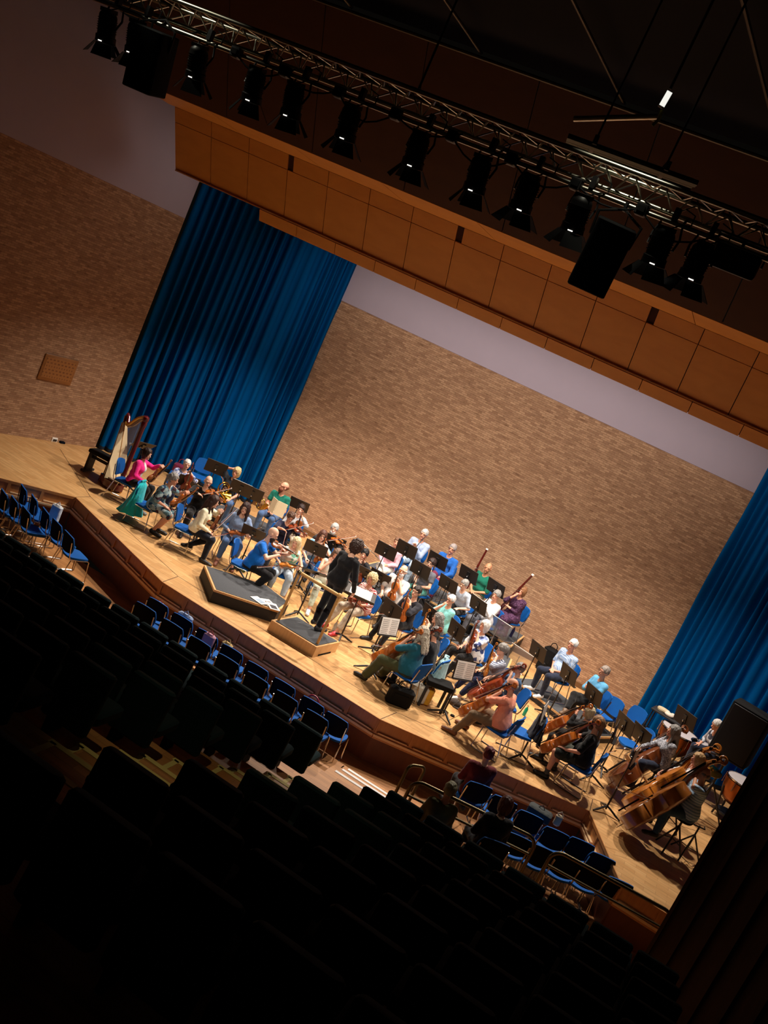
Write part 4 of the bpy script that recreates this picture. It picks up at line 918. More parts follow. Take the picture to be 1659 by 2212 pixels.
        if socks: k_ = MB(); k_.tube([tuple(an[i]+(kn[i]-an[i])*.02), tuple(an[i]+(kn[i]-an[i])*.22)], [.043, .05], 12); k_.build('sock', socks, body)
    # ---- hair, beard, glasses
    st, hcol = hair; hm = hairmat(hcol)
    if st != 'none':
        q = Field(V(-.2, -.26, -.5), V(.2, .2, .2), .0085); up_ = .012 if st in ('short', 'fringe') else .02
        if st == 'curly': up_ = .034
        if st == 'fringe':
            q.ell((0, -.012, .0), (.086, .104, .07), k=.01); q.ell((0, .03, .10), (.072, .12, .085), k=.02, cut=True)
        else: q.ell((0, -.012, .024), (.078+up_, .096+up_, .098+up_), k=.01)
        if st in ('bob', 'long', 'wavy', 'curly'):
            q.ell((0, -.03, -.04), (.098, .09, .115 if st != 'curly' else .09), k=.03)
        if st in ('long', 'wavy'):
            for x in (-.05, 0, .05): q.cap((x, -.085, -.04), (x*1.5, -.185-.02*(x == 0), -.42 if st == 'long' else -.25), .055, .035, k=.03)
            for x in (-1, 1): q.cap((.075*x, -.02, -.03), (.10*x, .02, -.24), .036, .024, k=.03)
        if st in ('pony', 'bun', 'tail'):
            q.ell((0, -.115, .03), (.036, .034, .036), k=.02)
            if st == 'pony': q.cap((0, -.13, .02), (0, -.15, -.18), .03, .014, k=.02)
            if st == 'tail': q.cap((0, -.10, -.04), (0, -.16, -.42), .034, .016, k=.02)
        q.ell((0, .115, -.035), (.066, .07, .092), k=.012, cut=True); q.cap((0, .05, -.13), (0, .02, -.3), .05, k=.01, cut=True) if st not in ('long', 'wavy') else q.cap((0, .06, -.10), (0, .08, -.35), .062, k=.01, cut=True)
        if st in ('short', 'fringe', 'pony', 'bun', 'tail'):
            q.cap((-.2, .055, -.06), (.2, .055, -.06), .06, k=.012, cut=True)
        if st in ('short', 'fringe'): q.plane((0, 0, -.085), (0, -.3, -1))
        vs, F = q.mesh(); 
        if st in ('curly', 'wavy'):
            w_ = np.sin(vs[:, 0]*110+1)*np.sin(vs[:, 1]*120+key)*np.sin(vs[:, 2]*105); vs = vs*(1+.10*w_[:, None]*(1 if st == 'curly' else .5))
        w2 = np.sin(vs[:, 0]*63+key)*np.sin(vs[:, 1]*57+2*key)*np.sin(vs[:, 2]*49+key*3)+.5*np.sin(vs[:, 0]*131)*np.sin(vs[:, 1]*117+key); vs = vs*(1+.05*w2[:, None])
        npmesh('hair', vs*S @ HR.T+hc, F, [hm], body)
    if beard:
        q = Field(V(-.1, 0, -.2), V(.1, .16, .02), .008); q.ell((0, .045, -.078), (.064, .06, .058), k=.01); q.ell((0, .06, -.12), (.035, .035, .045), k=.02); q.cap((0, .115, -.056), (0, .09, -.056), .016, k=.006, cut=True); q.plane((0, 0, -.03), (0, .2, 1))
        vs, F = q.mesh(); npmesh('beard', vs*S @ HR.T+hc, F, [hairmat(beard)], body)
    if glasses:
        gl = MB()
        for i in (-1, 1): gl.tube([tuple(H(.034*i+.022*math.cos(a), .112, .006+.017*math.sin(a))) for a in [t_*PI/6 for t_ in range(13)]], .0028, 5, cap=False); gl.tube([tuple(H(.056*i, .11, .01)), tuple(H(.084*i, .06, .012)), tuple(H(.084*i, -.01, .008))], .0026, 5)
        gl.tube([tuple(H(-.012, .113, .008)), tuple(H(.012, .113, .008))], .0026, 5); gl.build('glasses', M_DESKF, body)
    body['_hc'] = tuple(hc); del body['_hc']
    W3 = M.to_3x3()
    J = dict(M=M, hc=hc, H=H, neck=neck, t=t, sh=sh, wr=wr, kn=kn, an=an, w=lambda p: M @ Vector(p))
    return body, J
# ------------------------------------------------------------------ the players
C_ = lambda n, *c: cloth(n, s(*c))
JEAN = C_('denim', 74, 100, 142); DJEAN = C_('dark_denim', 34, 42, 62); BLK = C_('black_cloth', 22, 21, 23); NAVY = C_('navy_cloth', 30, 36, 66); PJEAN = C_('pale_denim', 168, 188, 206)
BEIGE = C_('beige_cloth', 198, 184, 164); KHAKI = C_('khaki_cloth', 134, 112, 84); WHITE = C_('white_cloth', 208, 208, 208); GREY_H, WHITE_H, BLOND, DKBR, BROWN = s(140, 136, 132), s(224, 220, 216), s(204, 174, 124), s(44, 28, 24), s(84, 58, 44)
def prejoint(S, lean, side, stand):
    P = V(0, 0, .92*S if stand else SITZ); t = unit(V(side, math.sin(lean), math.cos(lean))); neck = P+t*.505*S
    hc = neck+unit(t*.5+V(0, .12, .6))*.185*S+V(0, .022, 0); return P, t, neck, hc
def hold(kind, S, neck, low=0., dx=0., mod=None):
    """instrument frame (base, direction, top normal), hand targets and bow, in the player's own space"""
    mod = mod or {}
    if kind == 'play':
        b = neck+V(-.065, .085, .005); d = unit(mod.get('d', V(-.48, .86, .02))); n = unit(V(.35, .1, .9)); n = unit(n-d*(n @ d)); r = np.cross(d, n); N = b+d*.47
        c = b+d*.23+n*.065; fr = c+r*mod.get('b', .30); R = (fr+r*.07+n*.03-d*.04, unit(-r*.75-n*.45+d*.25), -n, .6, V(.8, .1, -.5)); Lh = (N-n*.075-r*.05-d*.02, unit(n*.9+r*.15+d*.1), r, .9, V(-.3, .3, -1))
        return (b, d, n), {1: R, -1: Lh}, (fr+r*.0, -r)
    if kind == 'rest':
        b = V(-.13+dx, .27, .635-low); d = unit(mod.get('d', V(.10, .02, .98))); n = unit(mod.get('n', V(.25, .95, .1))); n = unit(n-d*(n @ d)); r = np.cross(d, n); N = b+d*.45
        Lh = (N-r*.0-n*.06-d*.02, unit(-r*.75+n*.25+d*.25) if 0 else unit(V(.65, .45, .3)), unit(n), .9); R = (V(.13, .27, .645), unit(V(-.25, .9, -.15)), V(-.3, 0, -1), .8)
        return (b, d, n), {1: R, -1: Lh}, (V(.12, .36, .645), unit(mod.get('bow', V(-.35, .85, .12))))
    if kind == 'lapflat':
        b = V(.12, .22, .68); d = unit(V(-.8, .5, .28)); n = unit(V(.15, .2, 1)); n = unit(n-d*(n @ d)); N = b+d*.42
        return (b, d, n), {1: (V(.14, .22, .70), unit(V(-.5, .8, -.2)), V(0, 0, -1), .5), -1: (N-n*.05-V(.03, .05, 0), unit(V(.5, .7, .3)), n, .8)}, (V(.16, .34, .66), unit(V(.5, .85, .0)))
    if kind == 'cello':
        b = V(.02, .64, .27); d = unit(mod.get('d', V(-.13, -.56, .82))); n = unit(V(mod.get('tw', .25), .92, .36)); n = unit(n-d*(n @ d)); N = b+d*.93+n*.14
        c = b+d*.30+n*.21; r = unit(V(1, -.1, -.12)); fr = c+r*.34
        Lh = (N+V(-.075, -.02, -.04), unit(V(.75, .35, .45)), unit(V(.5, -.75, -.2)), .9, V(-.5, .45, -.8)); R = (fr+V(.05, -.07, .03), unit(V(-.5, .7, -.4)), V(-.2, -.2, -1), .6, V(.8, -.3, -.5))
        if mod.get('R'): R = mod['R']
        return (b, d, n), {1: R, -1: Lh}, (fr, -r)
    if kind == 'bass':
        b = V(-.02, .78, .12); d = unit(mod.get('d', V(-.12, -.60, .77))); n = unit(V(.5, .80, .40)); n = unit(n-d*(n @ d)); N = b+d*1.30+n*.26
        c = b+d*.36+n*.36; r = unit(V(1, .0, -.35)); fr = c+r*.22
        Lh = (N+V(-.09, -.02, -.04), unit(V(.75, .35, .45)), unit(V(.5, -.75, -.2)), .9, V(-1, -.1, -.35)); R = (fr+V(.03, -.09, .04), unit(V(-.4, .7, -.5)), V(-.2, -.2, -1), .6)
        if mod.get('R'): R = mod['R']
        return (b, d, n), {1: R, -1: Lh}, (fr, -r)
NP = 0; WHO = {}
def player(hx, hy, r, who, label, top, bot, pose='lap', to=(5.25, -6.7), inst=None, wd=None, mod=None, bowl=True, seat=True, back=.02, **k):
    """hx, hy: head in the photo; r: height of what the chair stands on; who: short words for the things that go with the player"""
    global NP; NP += 1
    S = k.get('S', .96 if k.get('sex', 'f') == 'f' else 1.02); k['S'] = S; lean = k.get('lean', .06); side = k.get('side', 0); stnd = k.get('stand', False)
    P, t, neck, hc = prejoint(S, lean, side, stnd); h = G(hx, hy, r+hc[2])
    v = (Vector((*to, 0))-h); yaw = math.atan2(-v.x, v.y)
    off = rotz(yaw) @ Vector((hc[0], hc[1], 0)); at = Vector((h.x-off.x, h.y-off.y, r)); M = Matrix.Translation(at) @ Matrix.Rotation(yaw, 4, 'Z')
    hands = None; fr = None; bw = None
    kd = {'violin': 'violin', 'viola': 'viola', 'cello': 'cello', 'bass': 'bass'}.get((inst or '').split(':')[0])
    if kd:
        mode = inst.split(':')[1] if ':' in inst else {'cello': 'cello', 'bass': 'bass'}[kd]; fr, hands, bw = hold(mode, S, neck, mod=mod)
        if mod and mod.get('px'):                # double basses: lower end and shoulders where the photo has them
            (bx, by, bz), (tx, ty) = mod['px']; Bw = np.array(G(bx, by, bz)); rr = ray(tx, ty); rr = rr/np.linalg.norm(rr); tp_ = CC+rr*((Bw-CC) @ rr); o_ = tp_-Bw; L_ = KIND['bass'][0]
            if np.linalg.norm(o_) < L_: tp_ = tp_+rr*math.sqrt(L_*L_-o_ @ o_)
            iv = np.array(M.to_3x3().inverted()); d_ = unit(iv @ (tp_-Bw)); b_ = np.array(M.inverted() @ Vector(Bw)); n_ = unit(iv @ V(-.62, .30, .72)); n_ = unit(n_-d_*(n_ @ d_)); fr = (b_-n_*.11, d_, n_)
            N = b_+d_*1.42+n_*.14; R = (b_+d_*.42+n_*.3+V(.12, 0, .0), unit(V(-.5, .6, -.5)), V(-.2, -.2, -1), .6); hands = {1: R, -1: (N+V(-.07, -.03, -.05), unit(V(.75, .35, .45)), unit(V(.5, -.75, -.2)), .9, V(-1, -.1, -.5))}; bw = (b_+d_*.42+n_*.32+V(.12, .05, 0), unit(np.cross(n_, d_)))
        if mode == 'cello': k.setdefault('kx', .26)
        if mode == 'bass': k.setdefault('kx', .22)
        if k.pop('onlyleft', 0): hands = {-1: hands[-1]}
    if 'hands' in k: hands = {**(hands or {}), **k.pop('hands')}
    body, J = person(NP, at, yaw, label, top, bot, pose, hands=hands, **k); J['yaw'] = yaw; J['at'] = at
    if seat: chair(at+rotz(yaw) @ Vector((0, -back, 0)), yaw, 'blue chair with chrome frame under %s' % who)
    if fr:
        fM = M @ frame(*fr); fiddle(kd, fM, wd or W_OR, '%s held by %s' % ({'bass': 'double bass'}.get(kd, kd), who), {'violin': 'violins', 'viola': 'violas', 'cello': 'cellos', 'bass': 'double basses'}[kd], pin={'cello': .34, 'bass': .12}.get(kd, 0))
        if bowl: bow(M @ Vector(bw[0]), M @ (Vector(bw[0])+Vector(bw[1])), 'bow held by %s' % who, {'violin': .74, 'viola': .74, 'cello': .70, 'bass': .68}[kd])
    J['M'] = M; WHO[who] = J; return J
def T3(n, *c): return C_(n, *c)
# -- left of the stage
player(318, 980, 0, 'the woman in the hot pink jacket', 'woman in a hot pink jacket and black trousers sitting beside the harp', (T3('hot_pink', 232, 38, 132), 1.9, 'v'), (BLK, 'long'), inst='viola:rest', wd=W_BR, hair=('bob', DKBR), turn=-.3, shoe=s(120, 124, 128), S=.97, mod=dict(d=V(-.2, .36, .9)), to=(6, -3.4), back=.14, inner=(WHITE, 'blouse', .05, -.02, .47))
player(404, 1003, 0, 'the white-haired woman in the floral blouse', 'white-haired woman in a blue floral blouse sitting behind the left violins', (pattern('blue_floral', [s(226, 228, 240), s(76, 96, 160), s(200, 208, 232), s(120, 140, 196)], 34), 1.5), (NAVY, 'long'), inst='viola:rest', wd=W_RD, hair=('short', WHITE_H), to=(3.4, -7.5), S=.93)
player(375, 1035, 0, 'the woman in the patchwork dress', 'grey ponytailed woman in a blue patchwork dress holding her viola and bow level', (pattern('patchwork', [s(150, 168, 170), s(34, 62, 92), s(176, 184, 180), s(96, 128, 136), s(60, 40, 48), s(130, 156, 164)], 13, warp=.4), .95, 'dress'), None, inst='viola:rest', wd=W_OR, hair=('pony', GREY_H), skin=1, shoe=s(20, 18, 18), fat=1.12, lean=.22, legs='tuck', mod=dict(bow=V(.1, 1, .0), d=V(-.2, .5, .85)), to=(7, -4.4), back=.16, S=.98, kx=.12)
player(450, 1040, 0, 'the bald violinist in black on the left', 'bald man in glasses and a black shirt playing near the curtain', (T3('black_shirt', 18, 18, 20), 1.95), (BLK, 'long'), inst='violin:play', wd=W_OR, hair=('none', DKBR), sex='m', glasses=True, nod=-.15, turn=.1, to=(3.9, -8.4))
player(511, 1020, .15, 'the blonde horn player', 'blonde woman in black with one hand behind her head, brass horn on lap', (T3('charcoal', 30, 31, 36), .5), (JEAN, 'long'), 'behind', hair=('bob', BLOND), glasses=True, skin=1, to=(3.2, -8.6), turn=-.3)
player(462, 1083, 0, 'the long-haired woman in cream', 'woman with long dark wavy hair in a cream jumper with orange print', (T3('cream_knit', 236, 228, 196), 1.9, 'loose'), (C_('blue_black_denim', 24, 28, 40), 'long'), inst='violin:rest', wd=W_BR, hair=('long', s(62, 40, 34)), legs='kneel', lean=.14, turn=-.05, to=(7, -4.2), back=.2, S=.99, inner=(pattern('orange_print', [s(236, 228, 196), s(214, 110, 40), s(236, 228, 196), s(60, 50, 60), s(210, 90, 50)], 16), 'printed_motif', .10, .10, .34), mod=dict(d=V(.02, .12, .98), bow=V(-.5, .3, .8)))
player(530, 1098, 0, 'the woman in the blue-grey jumper', 'dark-haired woman in glasses wearing a blue-grey jumper and jeans', (T3('blue_grey_knit', 122, 142, 176), 1.7, 'loose'), (JEAN, 'crop'), inst='violin:lapflat', wd=W_BR, hair=('long', s(52, 32, 30)), glasses=True, to=(4.3, -8.2), shoe=s(150, 96, 78), turn=-.3, fat=1.12, S=1.0)
player(614, 1052, .15, 'the bearded horn player in green', 'balding red-bearded man in a green t-shirt holding a cream folder', (T3('green_tee', 22, 108, 92), .55), (JEAN, 'long'), 'lap', hair=('fringe', s(120, 66, 48)), beard=s(120, 62, 44), sex='m', skin=1, to=(2.4, -8.4), turn=-.95, S=1.03)
player(650, 1100, 0, 'the dark-haired violinist in grey stripes', 'dark-haired violinist in a pale striped top behind the navy violinist', (pattern('grey_stripe', [s(214, 214, 218), s(150, 152, 160)], 30, 'stripe'), 1.6), (BEIGE, 'long'), inst='violin:rest', wd=W_BR, hair=('bun', DKBR), to=(4.4, -8), S=.95, lean=.12)
player(628, 1117, 0, 'the violinist in navy', 'woman with brown tied hair in a navy top bowing her violin', (T3('navy_top', 32, 32, 56), 1.3), (DJEAN, 'long'), inst='violin:play', wd=W_RD, hair=('pony', BROWN), glasses=True, skin=1, to=(5.2, -7), nod=-.3, lean=.14, S=.95)
player(590, 1153, 0, 'the bearded man in the blue polo', 'bald bearded man in a bright blue polo shirt playing the violin', (T3('bright_blue', 10, 100, 190), .6), (BLK, 'long'), inst='violin:play', wd=W_BR, hair=('none', DKBR), beard=s(50, 34, 28), sex='m', fat=1.2, lean=.2, nod=-.25, legs='tuck', to=(7, -4.8), back=.16, S=1.09, mod=dict(d=V(-.25, .95, -.15)))
player(640, 1172, 0, 'the blonde woman in the tank top', 'woman with long blonde hair in a white and green tank top', (pattern('green_print', [s(226, 228, 216), s(206, 222, 210), s(120, 186, 160), s(230, 228, 220), s(228, 230, 222)], 14), 0), (C_('ice_denim', 178, 196, 212), 'crop'), inst='violin:lapflat', wd=W_GO, hair=('long', s(222, 200, 158)), shoe=s(110, 74, 62), to=(5.0, -8.2), turn=-.3, nod=-.1, S=.92)
player(697, 1157, 0, 'the long-haired woman in glasses behind the stand', 'woman with long brown hair and glasses in a pale blue top', (pattern('pale_blue_white', [s(226, 234, 242), s(120, 186, 226), s(214, 224, 236)], 12), .8), (JEAN, 'long'), inst='violin:rest', wd=W_OR, hair=('long', s(92, 56, 44)), glasses=True, to=(5.3, -7.4))
player(722, 1142, 0, 'the grey-bearded violinist in black', 'grey-bearded man in black playing the violin by the brick wall', (T3('soft_black', 26, 24, 26), 1.9), (BLK, 'long'), inst='violin:play', wd=W_OR, hair=('short', s(178, 174, 170)), beard=s(196, 192, 188), sex='m', to=(5.6, -7.4), turn=-.1, S=1.04)
player(727, 1198, 0, 'the woman in the white sleeveless top', 'woman in a white sleeveless top with her hand at her mouth', (T3('ivory_top', 230, 228, 214), .0), (C_('pale_green_cloth', 196, 206, 186), 'crop'), 'face', hair=('long', s(112, 86, 70)), skin=1, to=(5.9, -7.2), shoe=s(196, 200, 206), turn=-.35, nod=-.15, fat=1.2, S=1.0, lean=.16, legs='out')
player(787, 1197, 0, 'the dark-haired woman behind the conductor', 'young woman with tied black hair in a black jacket beyond the conductor', (T3('black_jacket', 24, 23, 28), 1.9, 'v'), (BLK, 'long'), inst='violin:rest', wd=W_RD, hair=('bun', s(24, 20, 22)), skin=0, to=(5.4, -7.6), S=.95)
# -- conductor
J = player(771, 1182, .222, 'the conductor', 'conductor in black seen from behind, standing on the podium with arms lowered', (T3('conductor_black', 14, 14, 18), 1.97, 'loose'), (C_('conductor_trousers', 18, 18, 24), 'long'), 'down', hair=('curly', s(58, 40, 34)), sex='m', stand=True, seat=False, to=(6.2, -3.6), S=1.07, lean=.10, turn=-.2, shoe=s(40, 38, 40), fat=1.05)
# -- middle
player(803, 1251, 0, 'the woman in the red and white blouse', 'curly blonde woman in a red and white patterned blouse and red shoes', (pattern('red_white', [s(232, 214, 206), s(166, 46, 52)], 9, 'zebra'), 1.5, 'loose'), (BEIGE, 'crop'), inst='violin:lapflat', wd=W_RD, hair=('curly', s(220, 194, 146)), skin=1, to=(4.6, -6.9), turn=.3, shoe=s(190, 50, 58), S=.97, legs='out', fat=1.1)
player(871, 1233, 0, 'the white-bearded man in the white shirt', 'bald white-bearded man in glasses and a white short-sleeved shirt', (WHITE, .8, 'loose'), (BLK, 'long'), inst='viola:rest', wd=W_OR, hair=('fringe', WHITE_H), beard=WHITE_H, glasses=True, sex='m', fat=1.3, to=(4.6, -7.2), turn=.3, S=1.05, mod=dict(d=V(.05, .1, .95)))
player(858, 1171, .25, 'the flute player in pink', 'woman in a pale pink shirt and white trousers, legs crossed, flute on lap', (T3('pale_pink', 232, 184, 200), 1.8), (C_('off_white', 236, 230, 220), 'long'), 'lap', hair=('short', s(110, 76, 56)), to=(4.2, -6.8), turn=.25, legs='cross', skin=1)
player(916, 1154, .5, 'the oboe player in pale blue', 'grey-haired man in a pale blue shirt holding an oboe by the wall', (T3('pale_blue_shirt', 158, 174, 204), 1.9), (PJEAN, 'long'), 'lap', hair=('short', s(186, 182, 180)), glasses=True, sex='m', to=(5, -7), S=1.03, skin=1, hands={1: (V(.06, .22, .78), V(-.6, .4, .6), V(-.3, .9, 0), .9), -1: (V(.0, .24, .92), V(.6, .3, .7), V(.3, .9, 0), .9)})
player(932, 1217, .25, 'the woman in the grey t-shirt', 'dark-haired woman in glasses and a grey t-shirt on the low riser', (T3('grey_tee', 92, 94, 104), .5), (C_('teal_cloth', 74, 142, 132), 'long'), 'lap', hair=('bun', DKBR), glasses=True, to=(4.0, -6.2), turn=.2, S=.97)
player(977, 1186, .5, 'the man in the royal blue shirt', 'grey-haired man in a royal blue shirt sitting against the brick wall', (T3('royal_blue', 30, 92, 176), 1.9, 'loose'), (C_('maroon_cloth', 110, 34, 58), 'long'), 'knees', hair=('short', s(150, 140, 138)), glasses=True, sex='m', skin=1, to=(5, -7), turn=.1, S=1.04)
player(900, 1278, 0, 'the man in the dark shirt with an orange viola', 'dark-haired man in glasses and dark shirt holding an orange viola upright', (T3('ink_shirt', 38, 38, 46), 1.6), (BLK, 'long'), inst='viola:rest', wd=W_OR, hair=('short', s(48, 38, 34)), glasses=True, sex='m', to=(4.6, -7.4), turn=.25, S=1.05, legs='out', mod=dict(d=V(.12, .05, .98), n=V(.1, 1, .1)))
player(974, 1296, 0, 'the woman in turquoise', 'white-haired woman in turquoise resting her chin on her hand', (T3('turquoise', 134, 206, 204), 1.0, 'loose'), (BEIGE, 'long'), 'face', hair=('short', WHITE_H), glasses=True, to=(4.6, -6.6), turn=.2, skin=1, nod=-.1)
player(946, 1336, 0, 'the grey-haired woman behind the cellists', 'grey wavy-haired woman in glasses and black, behind the first cellists', (T3('black_top', 24, 22, 26), 1.0), (BLK, 'long'), inst='viola:rest', wd=W_GO, hair=('wavy', GREY_H), glasses=True, to=(4.4, -6.4), turn=.1, S=.95)
player(940, 1366, 0, 'the cellist in the dark suit', 'grey-haired bearded man in glasses and a dark suit jacket with a cello', (T3('suit_black', 26, 26, 32), 1.95), (BLK, 'long'), inst='cello', wd=W_RD, hair=('short', s(112, 108, 106)), beard=s(110, 90, 80), glasses=True, sex='m', to=(3.6, -5.6), skin=1, S=.95, lean=.2)
player(912, 1368, 0, 'the cellist in teal', 'woman with long grey-blonde hair in a teal top and olive trousers', (T3('teal_top', 26, 92, 110), .9, 'loose'), (C_('olive_cloth', 74, 76, 46), 'wide'), inst='cello', wd=W_OR, hair=('wavy', s(186, 174, 156)), skin=1, to=(3.5, -5.7), turn=.1, fat=1.3, S=1.04, legs='out')
player(1054, 1227, .5, 'the bassoonist in green', 'bald man in a dark green shirt with a bassoon beside the brick wall', (T3('bottle_green', 18, 104, 84), .9), (KHAKI, 'long'), 'lap', hair=('none', DKBR), sex='m', skin=2, to=(5, -7), turn=.3, S=1.02)
player(1128, 1277, .5, 'the bassoonist in purple', 'red-blonde woman in a long dark purple patterned dress with a bassoon', (pattern('purple_print', [s(62, 36, 62), s(92, 60, 88), s(50, 28, 50), s(76, 48, 76)], 50), 1.5, 'longdress'), None, 'face', hair=('bob', s(150, 104, 70)), skin=1, to=(4.6, -6.8), turn=.2, fat=1.15)
player(1072, 1286, .25, 'the clarinettist in white', 'woman with grey tied hair in a white shirt behind a black stand', (T3('white_shirt', 214, 214, 216), 1.9, 'loose'), (C_('grey_cloth', 104, 106, 116), 'long'), 'lap', hair=('bun', GREY_H), to=(4.6, -6.8), turn=.25, skin=1, hands={1: (V(.06, .26, .80), V(-.6, .5, .4), V(-.3, .9, 0), .9), -1: (V(-.03, .24, .90), V(.6, .4, .5), V(.3, .9, 0), .9)})
player(1003, 1262, .25, 'the leaning man in pale blue', 'grey-haired man in a pale blue shirt leaning forward behind a black stand', (pattern('pale_check', [s(196, 208, 224), s(150, 168, 196), s(216, 222, 232)], 20, 'plaid'), .8), (BLK, 'long'), 'knees', hair=('short', s(150, 146, 142)), sex='m', to=(4.8, -6.8), lean=.45, S=.95, nod=-.3)
player(1047, 1352, 0, 'the woman in the white and blue blouse', 'white-haired woman in a white blouse with navy flowers holding a red viola', (pattern('navy_flowers', [s(228, 230, 236), s(226, 228, 234), s(64, 76, 126), s(232, 232, 238), s(120, 134, 176)], 13), 1.1, 'loose'), (BLK, 'long'), inst='viola:rest', wd=W_RD, hair=('bob', WHITE_H), skin=1, to=(4.9, -7.2), turn=.15, fat=1.25, S=1.0, legs='out', shoe=s(84, 64, 56), mod=dict(d=V(.12, .02, .98)))
player(1085, 1403, 0, 'the woman in the striped jumper', 'woman with a grey ponytail in a striped jumper and white shoes', (pattern('navy_white_stripe', [s(206, 208, 216), s(84, 90, 116)], 14, 'stripe'), 1.4), (NAVY, 'crop'), inst='viola:rest', wd=W_GO, hair=('pony', GREY_H), glasses=True, to=(5.0, -7.2), skin=0, shoe=s(226, 224, 222), nod=-.25, lean=.14, S=.98, legs='out')
# -- right
player(1122, 1444, 0, 'the grey-haired cellist in denim blue', 'grey-haired woman in a denim blue top with a cello behind the bald cellist', (T3('denim_top', 66, 98, 136), 1.3), (DJEAN, 'long'), inst='cello', wd=W_RD, hair=('short', s(128, 124, 122)), to=(5.2, -7.0), S=.95)
player(1106, 1480, 0, 'the bald cellist in salmon', 'bald man in a salmon polo shirt and khaki trousers bowing a cello', (T3('salmon', 238, 148, 120), .75, 'loose'), (C_('drab_cloth', 122, 98, 74), 'long'), inst='cello', wd=W_OR, hair=('fringe', s(200, 190, 184)), sex='m', skin=1, to=(4.6, -6.0), turn=.1, nod=-.1, fat=1.15, S=1.03, shoe=s(120, 72, 44), legs='out', lean=.14)
player(1237, 1393, .15, 'the man in the plaid shirt', 'white-haired man in glasses and a blue plaid shirt with clasped hands', (pattern('blue_plaid', [s(74, 112, 176), s(150, 182, 220), s(226, 232, 240)], 17, 'plaid'), .85, 'loose'), (DJEAN, 'long'), 'lap', hair=('short', s(228, 226, 222)), glasses=True, sex='m', skin=1, to=(6, -6.4), turn=.2, fat=1.25, S=1.06, shoe=s(226, 226, 226))
player(1305, 1451, .15, 'the man with folded arms', 'balding man in a light blue shirt sitting with folded arms by the wall', (T3('sky_blue', 96, 168, 214), 1.95), (BLK, 'long'), 'fold', hair=('short', s(150, 138, 130)), glasses=True, sex='m', skin=1, to=(6, -6.6), turn=.1, legs='cross', S=1.03, shoe=s(104, 80, 58), lean=.02)
player(1272, 1539, 0, 'the blonde cellist', 'blonde-grey haired woman in black with a cello beyond the ponytailed cellist', (T3('cellist_black', 24, 24, 26), 1.8), (BLK, 'long'), inst='cello', wd=W_OR, hair=('bob', s(196, 180, 146)), glasses=True, skin=1, to=(5.4, -5.2), S=.90, lean=0)
player(1290, 1562, 0, 'the ponytailed cellist', 'bearded balding man with a long ponytail in a black t-shirt and camouflage shorts', (T3('black_tee', 20, 20, 20), .85, 'loose'), (pattern('camouflage', [s(58, 60, 52), s(36, 38, 34), s(84, 84, 72), s(48, 50, 42)], 12), 'short'), inst='cello', wd=W_OR, hair=('tail', s(138, 104, 72)), beard=s(84, 60, 44), glasses=True, sex='m', skin=1, to=(5.4, -5.6), fat=1.25, S=1.04, bowl=False, shoe=s(28, 27, 27), socks=mat('grey_sock', s(70, 72, 76), .9), hands={-1: (V(-.24, .30, .64), V(.2, .95, -.1), V(.1, 0, -1), .25)})
player(1455, 1580, .22, 'the grey-haired bassist', 'smiling woman with grey hair and a grey patterned jumper playing the far double bass', (pattern('grey_fleck', [s(150, 152, 160), s(196, 198, 206), s(110, 112, 122)], 60), 1.95, 'loose'), (DJEAN, 'long'), inst='bass', wd=W_DK, hair=('long', GREY_H), skin=1, to=(5.4, -7.4), seat=False, S=.98, mod=dict(px=((1322, 1690, .22), (1427, 1622))))
player(1548, 1566, .35, 'the percussionist', 'white-haired percussionist in a printed white top bending over the drums', (pattern('dark_print', [s(190, 190, 196), s(70, 70, 80), s(200, 200, 206), s(196, 196, 200)], 10), 1.6), (DJEAN, 'long'), 'knees', hair=('short', WHITE_H), skin=1, to=(7, -6), seat=False, lean=.5, S=.95, nod=-.3)
player(1507, 1640, .22, 'the blonde bassist', 'blonde woman in a white lace top playing the middle double bass', (pattern('white_lace', [s(222, 220, 218), s(200, 198, 200), s(230, 228, 226)], 60), 1.0), (JEAN, 'long'), inst='bass', wd=W_AM, hair=('bob', s(186, 150, 104)), skin=1, to=(5.6, -8.0), seat=False, S=.95, mod=dict(px=((1352, 1742, .22), (1482, 1668))))
player(1520, 1672, .22, 'the bassist in the striped shirt', 'balding man in a blue-grey striped shirt and jeans with the nearest double bass', (pattern('blue_grey_stripe', [s(118, 148, 176), s(172, 196, 214)], 7, 'stripe'), .9, 'loose'), (C_('slate_denim', 50, 78, 104), 'long'), inst='bass', wd=wood('brown_bass_varnish', s(156, 92, 36)), hair=('fringe', s(120, 104, 92)), skin=2, sex='m', to=(5.8, -8.4), seat=False, bowl=False, fat=1.2, S=1.03, mod=dict(px=((1345, 1780, .2), (1487, 1700))), hands={1: (V(.17, .28, .66), V(-.3, .9, -.3), V(0, 0, -1), .6)})
# ------------------------------------------------------------------ wind instruments on laps and in hands
def wpt(who, x, y, z): return WHO[who]['M'] @ Vector((x, y, z))
bassoon(wpt('the bassoonist in green', .22, .22, .42), U(1053, 1185, -1.05), 'dark red bassoon held by the bassoonist in green')
bassoon(wpt('the bassoonist in purple', .20, .30, .55), U(1152, 1241, -1.5), 'dark red bassoon held by the bassoonist in purple')
a = wpt('the flute player in pink', .05, .30, .68); pipe('flute', a, wpt('the flute player in pink', .62, .42, .86), 'silver flute resting on the lap of the woman in pale pink', M_CHROME, .011)
pipe('oboe', wpt('the oboe player in pale blue', .06, .38, .62), wpt('the oboe player in pale blue', -.08, .2, 1.25), 'black oboe held upright by the man in pale blue', M_EB)
pipe('clarinet', wpt('the clarinettist in white', .05, .36, .60), wpt('the clarinettist in white', 0, .24, 1.2), 'black clarinet held by the woman in the white shirt', M_EB)
